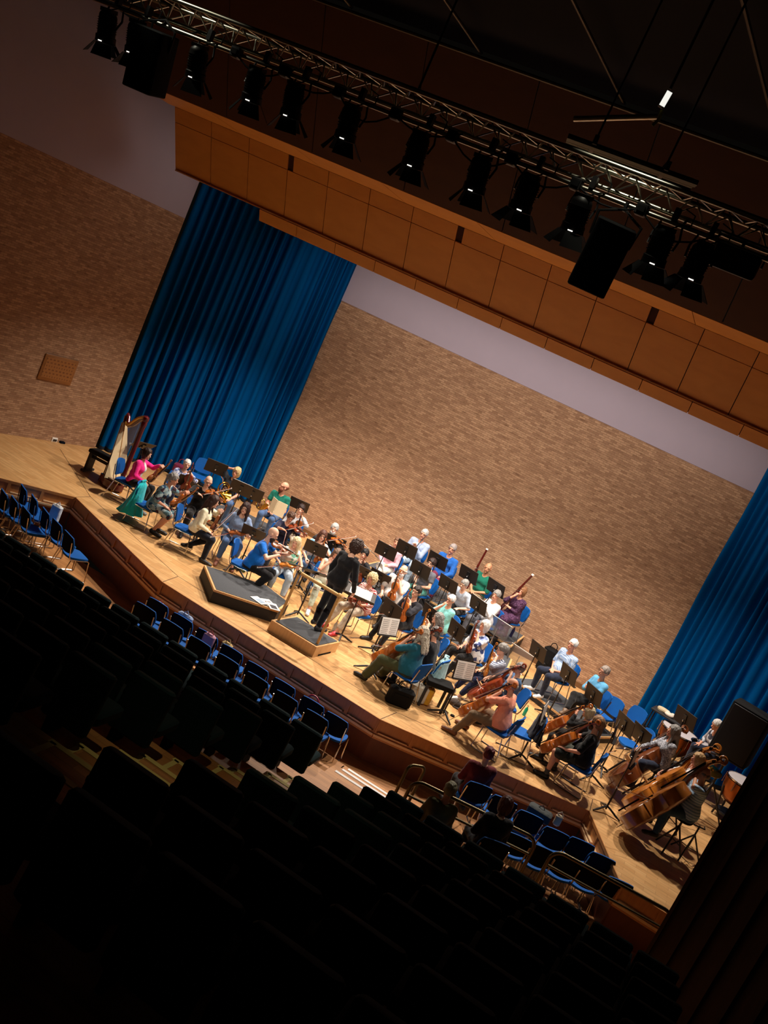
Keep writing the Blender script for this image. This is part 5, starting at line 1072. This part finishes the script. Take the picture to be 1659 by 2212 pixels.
horn(WHO['the blonde horn player']['M'] @ Matrix.Translation((-.02, .24, .60)) @ Matrix.Rotation(.6, 4, 'Z') @ Matrix.Rotation(1.2, 4, 'Y'), 'brass french horn on the lap of the blonde horn player')
horn(WHO['the bearded horn player in green']['M'] @ Matrix.Translation((.14, .26, .60)) @ Matrix.Rotation(-.5, 4, 'Z') @ Matrix.Rotation(1.9, 4, 'Y'), 'brass french horn on the lap of the bearded man in green')
fo = empty('music_folder', 'cream folder of music standing open on the lap of the bearded horn player', 'folder'); fo.matrix_world = WHO['the bearded horn player in green']['M'] @ Matrix.Translation((-.14, .40, .82)) @ Matrix.Rotation(-.2, 4, 'Z')
MB().box((-.11, .02, 0), (.24, .012, .34), rotz(.35)).build('cover', M_CREAM, fo); MB().box((.11, .02, 0), (.24, .012, .34), rotz(-.5)).build('cover', M_CREAM, fo)
# ------------------------------------------------------------------ music stands
def mstand(px, py, label, h=1.02, r=0, to=(5.25, -6.7), tilt=.40, sheet=None, dyaw=0, w=.5):
    p = G(px, py, h+r); v = Vector((*to, 0))-p; yaw = math.atan2(-v.x, v.y)+dyaw
    return stand(Vector((p.x, p.y, r)), yaw, 'black music stand '+label, h, tilt, sheet, w)
mstand(309, 962, 'behind the woman in hot pink', 1.12, 0, (4, -7), .9)
mstand(405, 1040, 'low in front of the white-haired woman in the floral blouse', .85, 0, (4.4, -7.4), .5)
mstand(467, 1010, 'against the blue curtain left of the blonde horn player', 1.1, .15, (3.2, -8), .35)
mstand(521, 1055, 'in front of the blonde horn player', 1.08, .15, (3.4, -8.4), .4, 'white sheet music on the stand of the blonde horn player')
mstand(545, 1066, 'behind the stand of the blonde horn player', 1.02, .15, (3.6, -8), .4)
mstand(548, 1150, 'just behind the bearded man in the blue polo', .95, 0, (3.9, -8.6), .75)
mstand(646, 1090, 'beside the bearded horn player in green', 1.02, 0, (4.2, -8.4), .55)
mstand(682, 1185, 'in front of the long-haired woman in glasses', 1.0, 0, (4.8, -7.6), .5)
mstand(722, 1170, 'in front of the grey-bearded violinist', 1.0, 0, (5.4, -7.4), .5)
mstand(683, 1238, 'with a flat desk left of the conductor', .98, 0, (5.6, -7.2), 1.15)
mstand(834, 1190, 'in front of the flute player in pink', 1.02, .25, (5, -7.5), .3)
mstand(878, 1187, 'in front of the oboe player', 1.05, .5, (5, -7), .35)
mstand(908, 1230, 'in front of the woman in the grey t-shirt', 1.02, .25, (5, -7.4), .35)
mstand(945, 1211, 'in front of the man in the royal blue shirt', 1.02, .5, (5, -7), .35)
mstand(792, 1240, 'right beyond the conductor at his shoulder', .9, 0, (5.2, -7.4), .6)
mstand(822, 1247, 'between the conductor and the white-bearded man', .9, 0, (5.2, -7.4), .6)
mstand(846, 1318, 'in front of the man with the orange viola', .98, 0, (5.0, -8), .15)
mstand(930, 1328, 'in front of the woman in turquoise', .95, 0, (4.8, -7.2), .25)
mstand(968, 1262, 'in front of the leaning man in pale blue', 1.0, .25, (5, -7), .4)
mstand(1012, 1241, 'in front of the bassoonist in green', 1.02, .5, (5, -7), .4)
mstand(1071, 1270, 'in front of the bassoonist in purple', 1.02, .5, (5, -7), .4)
mstand(1033, 1307, 'in front of the clarinettist in white', 1.02, .25, (5, -7), .4, 'white sheet music showing past the stand of the clarinettist')
mstand(986, 1362, 'in front of the woman in the white and blue blouse', .98, 0, (4.8, -7.8), .2)
mstand(840, 1354, 'with white pages before the first two cellists', .95, 0, (3.2, -4.6), .25, 'white sheet music before the first two cellists')
mstand(1003, 1449, 'with white pages before the bald cellist in salmon', .95, 0, (4.6, -3.9), .25, 'white sheet music before the bald cellist in salmon')
mstand(1162, 1407, 'left of the man in the plaid shirt', 1.02, .0, (5.6, -7), .3)
mstand(1228, 1457, 'in front of the man in the plaid shirt', 1.02, .0, (6, -7.4), .3)
mstand(1282, 1501, 'in front of the man with folded arms', .98, .0, (6.4, -7.8), .3)
mstand(1174, 1539, 'with white pages before the two right cellists', .98, 0, (5.6, -6.2), .2, 'white sheet music before the two right cellists')
mstand(1350, 1565, 'beside the empty blue chair at the right', 1.05, 0, (7, -8.4), .25)
mstand(1330, 1580, 'turned edge-on behind the ponytailed cellist', 1.05, 0, (5.2, -5.2), .2)
mstand(1386, 1588, 'in front of the grey-haired bassist', 1.02, 0, (7, -9), .3)
mstand(1371, 1634, 'turned edge-on in front of the double basses', 1.12, 0, (6, -5.6), .1, 'white sheet music on the stand before the double basses')
mstand(1480, 1552, 'beside the timpani in front of the blue curtain', 1.15, .3, (8, -9), .3)
# conductor's desk
cp = G(778, 1285, 1.0); cs = stand(Vector((cp.x, cp.y, 0)), .35, 'black music stand of the conductor with a wide flat desk', 1.02, 1.2, 'white score open on the stand of the conductor', .62)
# ------------------------------------------------------------------ empty chairs on the stage
def echair(px, py, label, to=None, r=0, z=.45):
    p = G(px, py, z+r); t = to or (5.25, -6.7); v = Vector((*t, 0))-p; return chair(Vector((p.x, p.y, r)), math.atan2(-v.x, v.y), label)
jc = [o for o in COL.objects if o.get('label', '').endswith('under the woman in the patchwork dress')][0]
echair(432, 1030, 'empty blue chair with its back to the curtain behind the bald violinist', (3.2, -8.4), .0)
echair(1350, 1565, 'empty blue chair beside the right curtain and a black stand', (6.6, -8.4), .0)
echair(1300, 1545, 'empty blue chair between the folded-arms man and the right curtain', (6.4, -8.4))
echair(1125, 1582, 'blue chair with a black garment over its back by the bald cellist', (5.4, -7.9))
echair(1362, 1608, 'empty blue chair turned beside the ponytailed cellist', (5.6, -6.6))
# ------------------------------------------------------------------ harp with its bench
hx = Vector((.909, -.416, 0)).normalized(); hpz = G(241, 1043, .1); hp = empty('harp', 'tall dark red concert harp with cream soundboard and gilded neck', 'harp', (hpz.x, hpz.y, 0))
HX = lambda u, v, z: hx*u+Vector((-hx.y, hx.x, 0))*v+Vector((0, 0, z)); M_HARP = wood('harp_mahogany', s(96, 22, 24), .2); M_GILT = mat('gilding', s(188, 140, 62), .3, .8); M_SB = mat('spruce_soundboard', s(236, 212, 168), .45, var=.08, vscale=3)
HM = Matrix((hx, Vector((-hx.y, hx.x, 0)), Vector((0, 0, 1)))).transposed()
q = MB(); q.prism([(-.26, -.18), (.1, -.24), (.34, -.12), (.38, 0), (.34, .12), (.1, .24), (-.26, .18), (-.32, 0)], .05, .20, HM); q.prism([(-.22, -.15), (.08, -.2), (.3, -.1), (.33, 0), (.3, .1), (.08, .2), (-.22, .15), (-.27, 0)], .2, .25, HM); q.build('pedestal', M_HARP, hp)
for k in range(7): MB().box(HX(-.3+.02*k, -.15+.05*k, .10), (.05, .02, .02), HM).build('pedal', M_BRASS, hp)
for u, v in ((-.25, -.14), (-.25, .14), (.3, -.1), (.3, .1)): MB().ball(HX(u, v, .03), .035).build('foot', M_GILT, hp)
NB = 12; sv = []
for k in range(NB+1):
    t_ = k/NB; u = .10-.50*t_; z = .22+1.20*t_; wd = .295-.22*t_; dp = .17-.11*t_
    for a in range(9):
        th = PI*a/8; sv.append(HX(u-math.sin(th)*dp, math.cos(th)*wd, z-math.sin(th)*dp*.4))
MB().add(sv, [(k*9+a, k*9+a+1, (k+1)*9+a+1, (k+1)*9+a) for k in range(NB) for a in range(8)]).build('soundbox', M_HARP, hp)
sbv = []
for k in range(NB+1):
    t_ = k/NB; u = .10-.50*t_; z = .22+1.20*t_; wd = .28-.215*t_
    for v in (-1, 1): sbv.append(HX(u+.004, v*wd, z))
MB().add(sbv, [(2*k, 2*k+1, 2*k+3, 2*k+2) for k in range(NB)], 0, False).build('soundboard', M_SB, hp)
MB().tube([HX(.108, 0, .23), HX(-.39, 0, 1.41)], .012, 6).build('string_rib', M_EDGE, hp)
MB().lathe([(.055, .22), (.07, .3), (.055, .38), (.055, 1.6), (.07, 1.68), (.06, 1.74)], 14, o=HX(.33, 0, 0)).build('column', M_HARP, hp)
MB().lathe([(.055, 1.72), (.075, 1.78), (.07, 1.84), (.03, 1.87), (0, 1.88)], 14, o=HX(.33, 0, 0)).build('crown', M_HARP, hp)
npts = [(-.40, 1.42), (-.43, 1.55), (-.40, 1.62), (-.34, 1.58), (-.29, 1.47), (-.21, 1.43), (-.1, 1.5), (.02, 1.63), (.14, 1.74), (.25, 1.80), (.34, 1.82)]
MB().tube([HX(u, 0, z) for u, z in npts], [.05, .05, .045, .045, .05, .055, .055, .055, .055, .055, .05], 10).build('neck', M_HARP, hp)
for v in (-.058, .058): MB().tube([HX(u, v, z) for u, z in npts[4:]], [.022, .03, .032, .032, .03, .026, .02], 6).build('neck_plate', M_GILT, [c for c in hp.children if c.name.startswith('neck')][0])
q = MB()
for k in range(30):
    t_ = k/29; a = HX(.06-.42*t_, 0, .32+1.02*t_); un = .29-.55*t_; zi = np.interp(un, [p[0] for p in npts[5:]][:], [p[1] for p in npts[5:]]) if un > -.21 else 1.42; q.tube([a, HX(un, .0, float(zi)-.03)], .0022, 4)
q.build('strings', mat('gut_string', s(150, 150, 160), .5), hp)
bn = G(224, 984, .5); b = empty('bench', 'black bench on wooden trestle legs left of the harp', 'bench', (bn.x, bn.y, 0), .1)
MB().slab(.62, .34, .08, .03).build('cushion', M_MATT, b).location = (0, 0, .5)
for x in (-.25, .25): MB().box((x, 0, .23), (.06, .26, .46)).build('leg', M_BLACKWOOD, b); MB().box((x, 0, .025), (.08, .44, .05)).build('foot', M_BLACKWOOD, b)
MB().box((0, 0, .36), (.5, .05, .06)).build('stretcher', M_BLACKWOOD, b)
# jacket draped over the chair by the harp: folds hanging from the backrest
def drape(p, yaw, m, label, w=.25, l=.62, name='jacket', z=.9, seed=1, fwd=.18):
    o = empty(name, label, name, p, yaw); vs = []; NU, NV = 36, 14
    for j in range(NV+1):
        v = j/NV
        for i in range(NU):
            a = 2*PI*i/NU; fold = 1+.10*math.sin(a*7+seed+v*2)*v+.05*math.sin(a*13+v*5)
            rx = (w*.75+w*.35*v)*fold*min(1, .25+v*5); ry = (.07+fwd*v*v)*fold*min(1, .3+v*5)
            vs.append((math.cos(a)*rx, -.235+math.sin(a)*ry-.02*v, z-l*v-.05*max(0, math.cos(a*2+seed))*v))
    fs = [(j*NU+i, j*NU+(i+1) % NU, (j+1)*NU+(i+1) % NU, (j+1)*NU+i) for j in range(NV) for i in range(NU)]; fs.append(tuple(range(NU-1, -1, -1)))
    MB().add(vs, fs).build('cloth', m, o); MB().tube([(-.09, -.24, z-.005), (0, -.20, z+.02), (.09, -.24, z-.005)], .022, 8).build('collar', m, o); return o
drape(jc.location, jc.rotation_euler[2], T3('turquoise_jacket', 30, 186, 196), 'bright turquoise jacket hung over the back of a blue chair', .27, .72, seed=2)
g = CH0; ch = [o for o in COL.objects if o.get('label', '').startswith('blue chair with a black garment')][0]
drape(ch.location, ch.rotation_euler[2], BLK, 'black garment hung over the back of the chair near the bald cellist', .25, .42, seed=5, fwd=.06, name='cardigan')
ch = [o for o in COL.objects if o.get('label', '').endswith('under the cellist in the dark suit')][0]
drape(ch.location, ch.rotation_euler[2], T3('pale_blue_cardigan', 160, 200, 206), 'pale blue cardigan over the chair of the cellist in the dark suit', .25, .55, seed=3, fwd=.07, name='cardigan')
# ------------------------------------------------------------------ bags and small things on the stage
def bag(px, py, z, d, m, label, name='bag', rz=0, hm=None, r=0):
    p = G(px, py, z+r); o = empty(name, label, 'bag', (p.x, p.y, r), rz)
    q = MB(); q.slab(d[0], d[1], d[2], min(d[0], d[1])*.3, bev=.04); b = q.build('body', m, o); b.location = (0, 0, d[2]/2)
    MB().tube([(-d[0]*.25, 0, d[2]*.95), (-d[0]*.2, 0, d[2]+.1), (0, 0, d[2]+.14), (d[0]*.2, 0, d[2]+.1), (d[0]*.25, 0, d[2]*.95)], .012, 6).build('handle', hm or m, o)
    MB().box((0, -d[1]*.5-.002, d[2]*.55), (d[0]*.6, .012, d[2]*.3)).build('pocket', m, o); return o
bag(864, 1505, .16, (.46, .2, .34), M_MATT, 'black flat bag under the chair of the cellist in teal', rz=.5)
bag(902, 1497, .15, (.36, .22, .34), T3('canvas', 206, 198, 182), 'off-white canvas tote behind the cellist in teal', rz=.3)
bag(916, 1503, .14, (.3, .2, .34), T3('mustard', 204, 150, 44), 'mustard yellow bag next to the canvas tote', name='rucksack', rz=.2)
bag(385, 1018, .25, (.32, .2, .45), T3('plum', 112, 34, 66), 'plum rucksack beside the white-haired woman in the floral blouse', name='rucksack', rz=.4)
bag(1127, 1386, .2, (.34, .2, .34), T3('deep_green', 18, 66, 62), 'dark green bag at the end of the high riser', name='rucksack', rz=.3)
bag(1183, 1425, .3, (.36, .3, .6), M_MATT, 'black instrument case standing left of the man in the plaid shirt', name='instrument_case', rz=-.2)
bag(1318, 1545, .2, (.4, .25, .38), M_DESKF, 'dark holdall behind the black stand near the right curtain', rz=.2)
bag(520, 1222, .1, (.3, .16, .2), pattern('green_print_bag', [s(60, 96, 70), s(170, 180, 130), s(30, 60, 46)], 18), 'green patterned bag beneath the chair of the bearded man in blue', rz=.5)
p = G(984, 1517, .06); o = empty('cap', 'crumpled brown cap lying on the floor near the bald cellist', 'hat', (p.x, p.y, 0)); MB().ball((0, 0, .04), (.12, .10, .085), n=16).build('crown', T3('brown_cap', 70, 58, 52), o); MB().slab(.18, .12, .02, .05, bev=.004).build('brim', T3('brown_cap', 70, 58, 52), o).location = (.08, -.08, .012)
p = G(978, 1545, .02); tag(MB().lathe([(.0, 0), (.045, 0), (.04, .025), (0, .03)], 14, o=p-Vector((0, 0, .02))).build('endpin_stop', M_MATT), 'small round black endpin stop on the floor before the bald cellist', 'endpin stop')
b2 = G(950, 1474, .5); o = empty('adjustable_stool', 'black adjustable stool behind the cellist in teal', 'stool', (b2.x, b2.y, 0), .5)
MB().slab(.52, .34, .1, .03).build('cushion', M_MATT, o).location = (0, 0, .48)
for x in (-.22, .22):
    for y in (-.13, .13): MB().box((x, y, .22), (.045, .045, .44)).build('leg', M_BLACKWOOD, o)
for n_, (px, py, rz) in enumerate(((580, 1302, -.5), (560, 1297, -.2), (590, 1310, -.75))):
    p = G(px, py, .265+.006*n_); o = MB().box((0, 0, 0), (.30, .21, .006)).box((.03, 0, .004), (.16, .13, .002), m=1).build('magazine', [M_PAPER, mat('magazine_print_%d' % n_, (s(90, 70, 64), s(150, 170, 190), s(60, 60, 70))[n_], .5)], loc=p, rz=rz)
    tag(o, 'white-edged magazine on the black platform, %s of the three' % ('one under the other two', 'leftmost', 'rightmost')[n_], 'magazine', 'magazines on the black platform')
def bottle(px, py, m, label, r=0, h=.22):
    p = G(px, py, r+h/2); o = empty('bottle', label, 'bottle', (p.x, p.y, r)); MB().lathe([(0, 0), (.035, .0), (.036, h*.65), (.014, h*.85), (.014, h*.92)], 14).build('body', m, o); MB().lathe([(.017, h*.9), (.017, h), (0, h)], 12).build('cap', M_CHROME, o)
bottle(725, 1352, mat('clear_plastic', s(200, 206, 210), .15, trans=.6), 'clear bottle on the floor right of the conductor podium'); bottle(692, 1335, mat('green_bottle', s(20, 130, 100), .2), 'green bottle on the floor beyond the conductor'); bottle(1108, 1364, mat('navy_bottle', s(36, 34, 70), .35), 'tall navy bottle at the edge of the high riser', .5, .28); bottle(1136, 1535, mat('teal_bottle', s(20, 150, 120), .25), 'teal bottle beside the grey-haired cellist in denim', .0)
M_ACR = mat('clear_acrylic', (.9, .92, .95), .05, trans=.96, var=.01)
for px, py, r, lb in ((1075, 1355, .25, 'clear acrylic sound shield on a pole behind the clarinettist'), (1122, 1418, .0, 'clear acrylic sound shield low at the end of the risers')):
    p = G(px, py, r+.75 if r else .35); h = .75 if r else .35; o = empty('sound_shield', lb, 'sound shield', (p.x, p.y, r), -.3)
    MB().slab(.62, .012, .36, .004, bev=.002).build('acrylic_panel', M_ACR, o).location = (0, 0, h); MB().tube([(-.31, 0, h+.18), (.31, 0, h+.18)], .006, 6).build('top_edge', M_PAPER, o); MB().tube([(0, .02, .02), (0, .02, h)], .013, 8).build('pole', M_CHROME, o)
    for k in range(3): MB().tube([(0, .02, .1), (.24*math.cos(k*2.1), .02+.24*math.sin(k*2.1), .012)], .011, 6).build('foot', M_CHROME, o)
# ------------------------------------------------------------------ bass stools, spare double bass, percussion
for who in ('the grey-haired bassist', 'the blonde bassist', 'the bassist in the striped shirt'):
    J = WHO[who]; p = J['at']; o = empty('bass_stool', 'black three-legged stool under %s' % who, 'stool', (p.x, p.y, 0), J['yaw']); h = p.z+.44
    MB().lathe([(0, h-.05), (.15, h-.05), (.17, h-.02), (.16, h), (0, h+.005)], 20).build('seat', M_MATT, o); MB().tube([(0, 0, .3), (0, 0, h-.04)], .02, 8).build('post', M_BLACK, o)
    for k in range(3): a = k*2.094+.5; MB().tube([(0, 0, h-.16), (.26*math.cos(a), .26*math.sin(a), .012)], .016, 7).build('leg', M_BLACK, o); MB().tube([(0, 0, .25), (.18*math.cos(a), .18*math.sin(a), .17)], .009, 6).build('strut', M_BLACK, o)
p = G(1480, 1860, .02); o = empty('instrument_stand', 'black folding stand on the floor in front of the nearest bassist', 'stand', (p.x-.05, p.y+.15, 0), .3)
MB().tube([(0, 0, .15), (0, 0, .62)], .016, 8).build('post', M_BLACK, o)
for k in range(3): a = k*2.094; MB().tube([(0, 0, .45), (.3*math.cos(a), .3*math.sin(a), .012)], .014, 7).build('leg', M_BLACK, o); MB().tube([(0, 0, .2), (.2*math.cos(a), .2*math.sin(a), .18)], .009, 6).build('strut', M_BLACK, o)
MB().tube([(-.12, .1, .6), (-.1, 0, .6), (.1, 0, .6), (.12, .1, .6)], .012, 6).build('cradle', M_BLACK, o)
def timpano(px, py, h, R, label, r=0.0):
    p = G(px, py, h); o = empty('timpani', label, 'timpani', (p.x, p.y, 0), group='timpani')
    MB().lathe([(.03, h-.52), (.2*R/.36, h-.48), (.31*R/.36, h-.36), (R*.97, h-.18), (R, h-.03), (R*.98, h-.03)], 28).build('bowl', mat('copper_bowl', s(150, 84, 40), .3, .9), o)
    MB().lathe([(0, h), (R*.96, h), (R*.98, h-.012)], 28).build('drumhead', mat('drumhead', s(196, 188, 190), .6), o); MB().lathe([(R*.97, h-.01), (R*1.03, h-.01), (R*1.03, h+.012), (R*.97, h+.012), (R*.97, h-.01)], 28).build('hoop', M_CHROME, o)
    for k in range(6):
        a = k*PI/3; u = Vector((math.cos(a), math.sin(a), 0)); MB().tube([u*(R*1.02)+Vector((0, 0, h+.02)), u*(R*1.04)+Vector((0, 0, h-.2))], .009, 6).build('tension_rod', M_CHROME, o)
    for k in range(4):
        a = k*PI/2+.4; u = Vector((math.cos(a), math.sin(a), 0)); MB().tube([u*(R*.95)+Vector((0, 0, h-.22)), u*(R*.75)+Vector((0, 0, .2)), u*(R*.8)+Vector((0, 0, .02))], .02, 7).build('leg', M_BLACK, o)
    MB().lathe([(0, .1), (R*.7, .1), (R*.7, .14), (0, .14)], 20).build('base_ring', M_BLACK, o)
timpano(1470, 1580, .86, .40, 'timpani farthest back, behind the grey-haired bassist'); timpano(1530, 1618, .86, .37, 'timpani in front of the percussionist'); timpano(1610, 1690, .84, .36, 'nearest timpani, right of the blonde bassist')
p = G(1445, 1545, .95); o = empty('percussion_table', 'black trap table with small percussion by the blue curtain', 'table', (p.x, p.y, 0), -.2); MB().slab(.7, .42, .04, .01).build('tabletop', M_BLACKWOOD, o).location = (0, 0, .93)
for x in (-.3, .3):
    for y in (-.17, .17): MB().tube([(x, y, .92), (x*1.05, y*1.05, .0)], .014, 6).build('leg', M_BLACK, o)
tp = Vector((p.x, p.y, .955))
for k, (dx, dy, m, nm, lb, rr) in enumerate(((-.15, .05, 'cow_hide', 'tambourine', 'pale tambourine lying on the percussion table', .12), (.14, .02, 'wood_block', 'wood_block', 'light wood block on the percussion table', .06), (.0, -.1, 'shell_white', 'cloth_bundle', 'crumpled white cloth on the percussion table', .08))):
    q = MB()
    if k == 2: q.ball((0, 0, .03), (.11, .08, .05)); q.ball((.06, .03, .05), (.05, .06, .04)); q.ball((-.05, .02, .05), (.05, .04, .05))
    elif k == 1: q.box((0, 0, .03), (.16, .07, .06)); q.box((0, -.036, .03), (.12, .002, .012), m=0)
    else: q.lathe([(rr, 0), (rr, .05), (0, .052)], 20); q.lathe([(rr*1.03, .015), (rr*1.05, .02), (rr*1.05, .03), (rr*1.03, .035)], 20)
    tag(q.build(nm, mat(m, (s(214, 196, 160), s(200, 150, 90), s(230, 216, 200))[k], .6), loc=tp+Vector((dx, dy, 0))), lb, 'percussion' if k < 2 else 'cloth')
p = U(1602, 1584, -3.9); o = empty('stage_loudspeaker', 'large black loudspeaker on a stand at the right before the curtain', 'loudspeaker', (p.x, p.y, 0), -.25); MB().slab(.72, .5, 1.05, .04, bev=.02).build('cabinet', M_MATT, o).location = (0, 0, p.z)
MB().slab(.64, .02, .95, .01, bev=.004).build('grille', M_BLACK, o).location = (0, -.255, p.z); MB().tube([(0, 0, .1), (0, 0, p.z-.5)], .025).build('pole', M_BLACK, o)
for k in range(3): a = k*2.094+.4; MB().tube([(0, 0, .75), (.5*math.cos(a), .5*math.sin(a), .015)], .016, 7).build('leg', M_BLACK, o)
p = G(1538, 1652, 1.05); o = empty('cymbal', 'brown suspended cymbal on a stand behind the bassists', 'cymbal', (p.x, p.y, 0)); MB().lathe([(0, 1.08), (.04, 1.075), (.06, 1.05), (.22, 1.03), (.22, 1.026), (.06, 1.045), (0, 1.06)], 28, Matrix.Rotation(.2, 3, 'X')).build('plate', M_BRASS, o); MB().tube([(0, -.2, 1.08), (0, -.05, .6), (0, 0, .1)], .011, 7).build('pole', M_CHROME, o)
for k in range(3): a = k*2.094; MB().tube([(0, 0, .35), (.28*math.cos(a), .28*math.sin(a), .012)], .01, 6).build('leg', M_CHROME, o)
bow(G(1404, 1726, .8), G(1341, 1705, .8), 'pale bow stuck out from the nearest double bass', .66)
# ------------------------------------------------------------------ chairs in the hall, in front of the stage
H1 = ORD[:]
for k, px in enumerate(((359, 1300), (411, 1333), (464, 1366), (517, 1400), (571, 1436), (628, 1472), (689, 1511), (740, 1544))):
    p = G(*px, -.0); chair(Vector((p.x, p.y-.0, -.8)), .05, 'blue chair in the hall, front row before the stage, %s from the left' % ORD[k], 'blue chairs in the hall')
for k in range(7):
    chair(Vector((3.35+.565*k, -9.12, -.68)), .04, 'blue chair in the hall, second row before the stage, %s from the left' % ORD[k], 'blue chairs in the hall')
for k, (px, a) in enumerate((((79, 1063), -.55), ((102, 1085), -.55), ((127, 1113), -.5), ((12, 1052), -.5), ((38, 1073), -.5), ((60, 1088), -.5), ((85, 1110), -.45), ((150, 1136), -.4), ((176, 1162), -.4))):
    p = G(*px, .0); chair(Vector((p.x, p.y, -.8)), a, 'blue chair at the far left of the hall, %s by the stage corner' % ORD[k], 'blue chairs in the hall')
for k, px in enumerate(((1090, 1715), (1145, 1747), (1200, 1782), (1254, 1804), (1298, 1836))):
    p = G(*px, -.0); chair(Vector((p.x, p.y, -.8)), .3, 'blue chair at the right of the hall, front row, %s from the left' % ORD[k], 'blue chairs in the hall')
for k, px in enumerate(((1068, 1762), (1120, 1790), (1172, 1815), (1225, 1838), (1278, 1862), (1335, 1885))):
    p = G(*px, .02); chair(Vector((p.x, p.y, -.8)), .32, 'blue chair at the right of the hall, second row, %s from the left' % ORD[k], 'blue chairs in the hall')
# three listeners in the hall and the things left on the chairs
def listener(px, py, z, label, top, hair, **k):
    global NP; NP += 1
    P, t, neck, hc = prejoint(.98, .05, 0, False); h = G(px, py, z+hc[2]); v = Vector((6.5, -3, 0))-h; yaw = math.atan2(-v.x, v.y); off = rotz(yaw) @ Vector((hc[0], hc[1], 0))
    at = Vector((h.x-off.x, h.y-off.y, z)); person(NP, at, yaw, label, top, (BLK, 'long'), 'lap', hair=hair, lean=.05, S=.98, **k); return at, yaw
a, y = listener(1055, 1628, -.68, 'dark silhouetted listener in maroon with dark red hair, watching from the hall', (T3('maroon_top', 92, 20, 26), 1.9), ('short', s(96, 20, 26)), sex='m'); chair(a, y, 'blue chair under the listener in maroon', 'blue chairs in the hall')
a, y = listener(1092, 1738, -.45, 'dark silhouetted listener with auburn hair just beyond the left guard rail', (BLK, 1.9), ('bob', s(84, 34, 26))); chair(a, y, 'blue chair under the listener with auburn hair', 'blue chairs in the hall')
a, y = listener(972, 1706, -.62, 'dim listener in an olive jacket behind the bend of the guard rail', (T3('olive_jacket', 104, 104, 66), 1.9, 'loose'), ('short', s(142, 138, 108))); chair(a, y, 'blue chair under the listener in the olive jacket', 'blue chairs in the hall')
for k, (px, py, m, nm, lb, d) in enumerate(((120, 1108, 'carrier_bag', 'carrier_bag', 'translucent white carrier bag hung on a chair at the far left of the hall', (.22, .12, .34)), (343, 1309, 'white_cap', 'cap', 'white cap with a red rim on a chair in the hall', (.2, .16, .12)), (397, 1341, 'printed_bag', 'tote_bag', 'blue and white printed tote on a hall chair', (.3, .1, .26)), (450, 1383, 'printed_scarf', 'scarf', 'pink and white scarf on a hall chair', (.22, .1, .24)), (490, 1396, 'straw_hat', 'straw_bag', 'small straw bag between two hall chairs', (.2, .1, .14)), (1165, 1757, 'grey_fur', 'coat', 'dark grey coat heaped over the chairs at the right of the hall', (.40, .2, .18)), (1205, 1772, 'paper_bag', 'paper_bag', 'small pale paper bag among the right hall chairs', (.12, .08, .2)))):
    p = G(px, py, -.05); o = empty(nm, lb, nm.replace('_', ' '), (p.x, p.y, -.05-d[2]/2)); c = (s(214, 220, 226), s(226, 216, 214), s(150, 170, 206), s(206, 150, 170), s(190, 160, 100), s(44, 50, 50), s(196, 178, 150))[k]
    MB().slab(d[0], d[1], d[2], .04, bev=.03).build('body', mat(m, c, .8, bump=.8, bscale=14), o).location = (0, 0, d[2]/2); MB().tube([(-.05, 0, d[2]), (0, 0, d[2]+.06), (.05, 0, d[2])], .008, 6).build('loop', mat('red_trim', s(170, 30, 50), .6) if k in (1, 3) else mat(m, c), o)
p = G(680, 1506, -.02); o = empty('headphones', 'red-banded headphones on a dark bag in the hall', 'headphones', (p.x, p.y, -.1)); MB().tube(arc((0, 0, 0), .1, 0, PI, 12, (1, 0, 0), (0, 0, 1)), .014, 8).build('band', mat('crimson', s(190, 22, 52), .4), o)
for x in (-.1, .1): MB().ball((x, 0, -.02), (.03, .045, .05)).build('ear_cup', M_MATT, o)
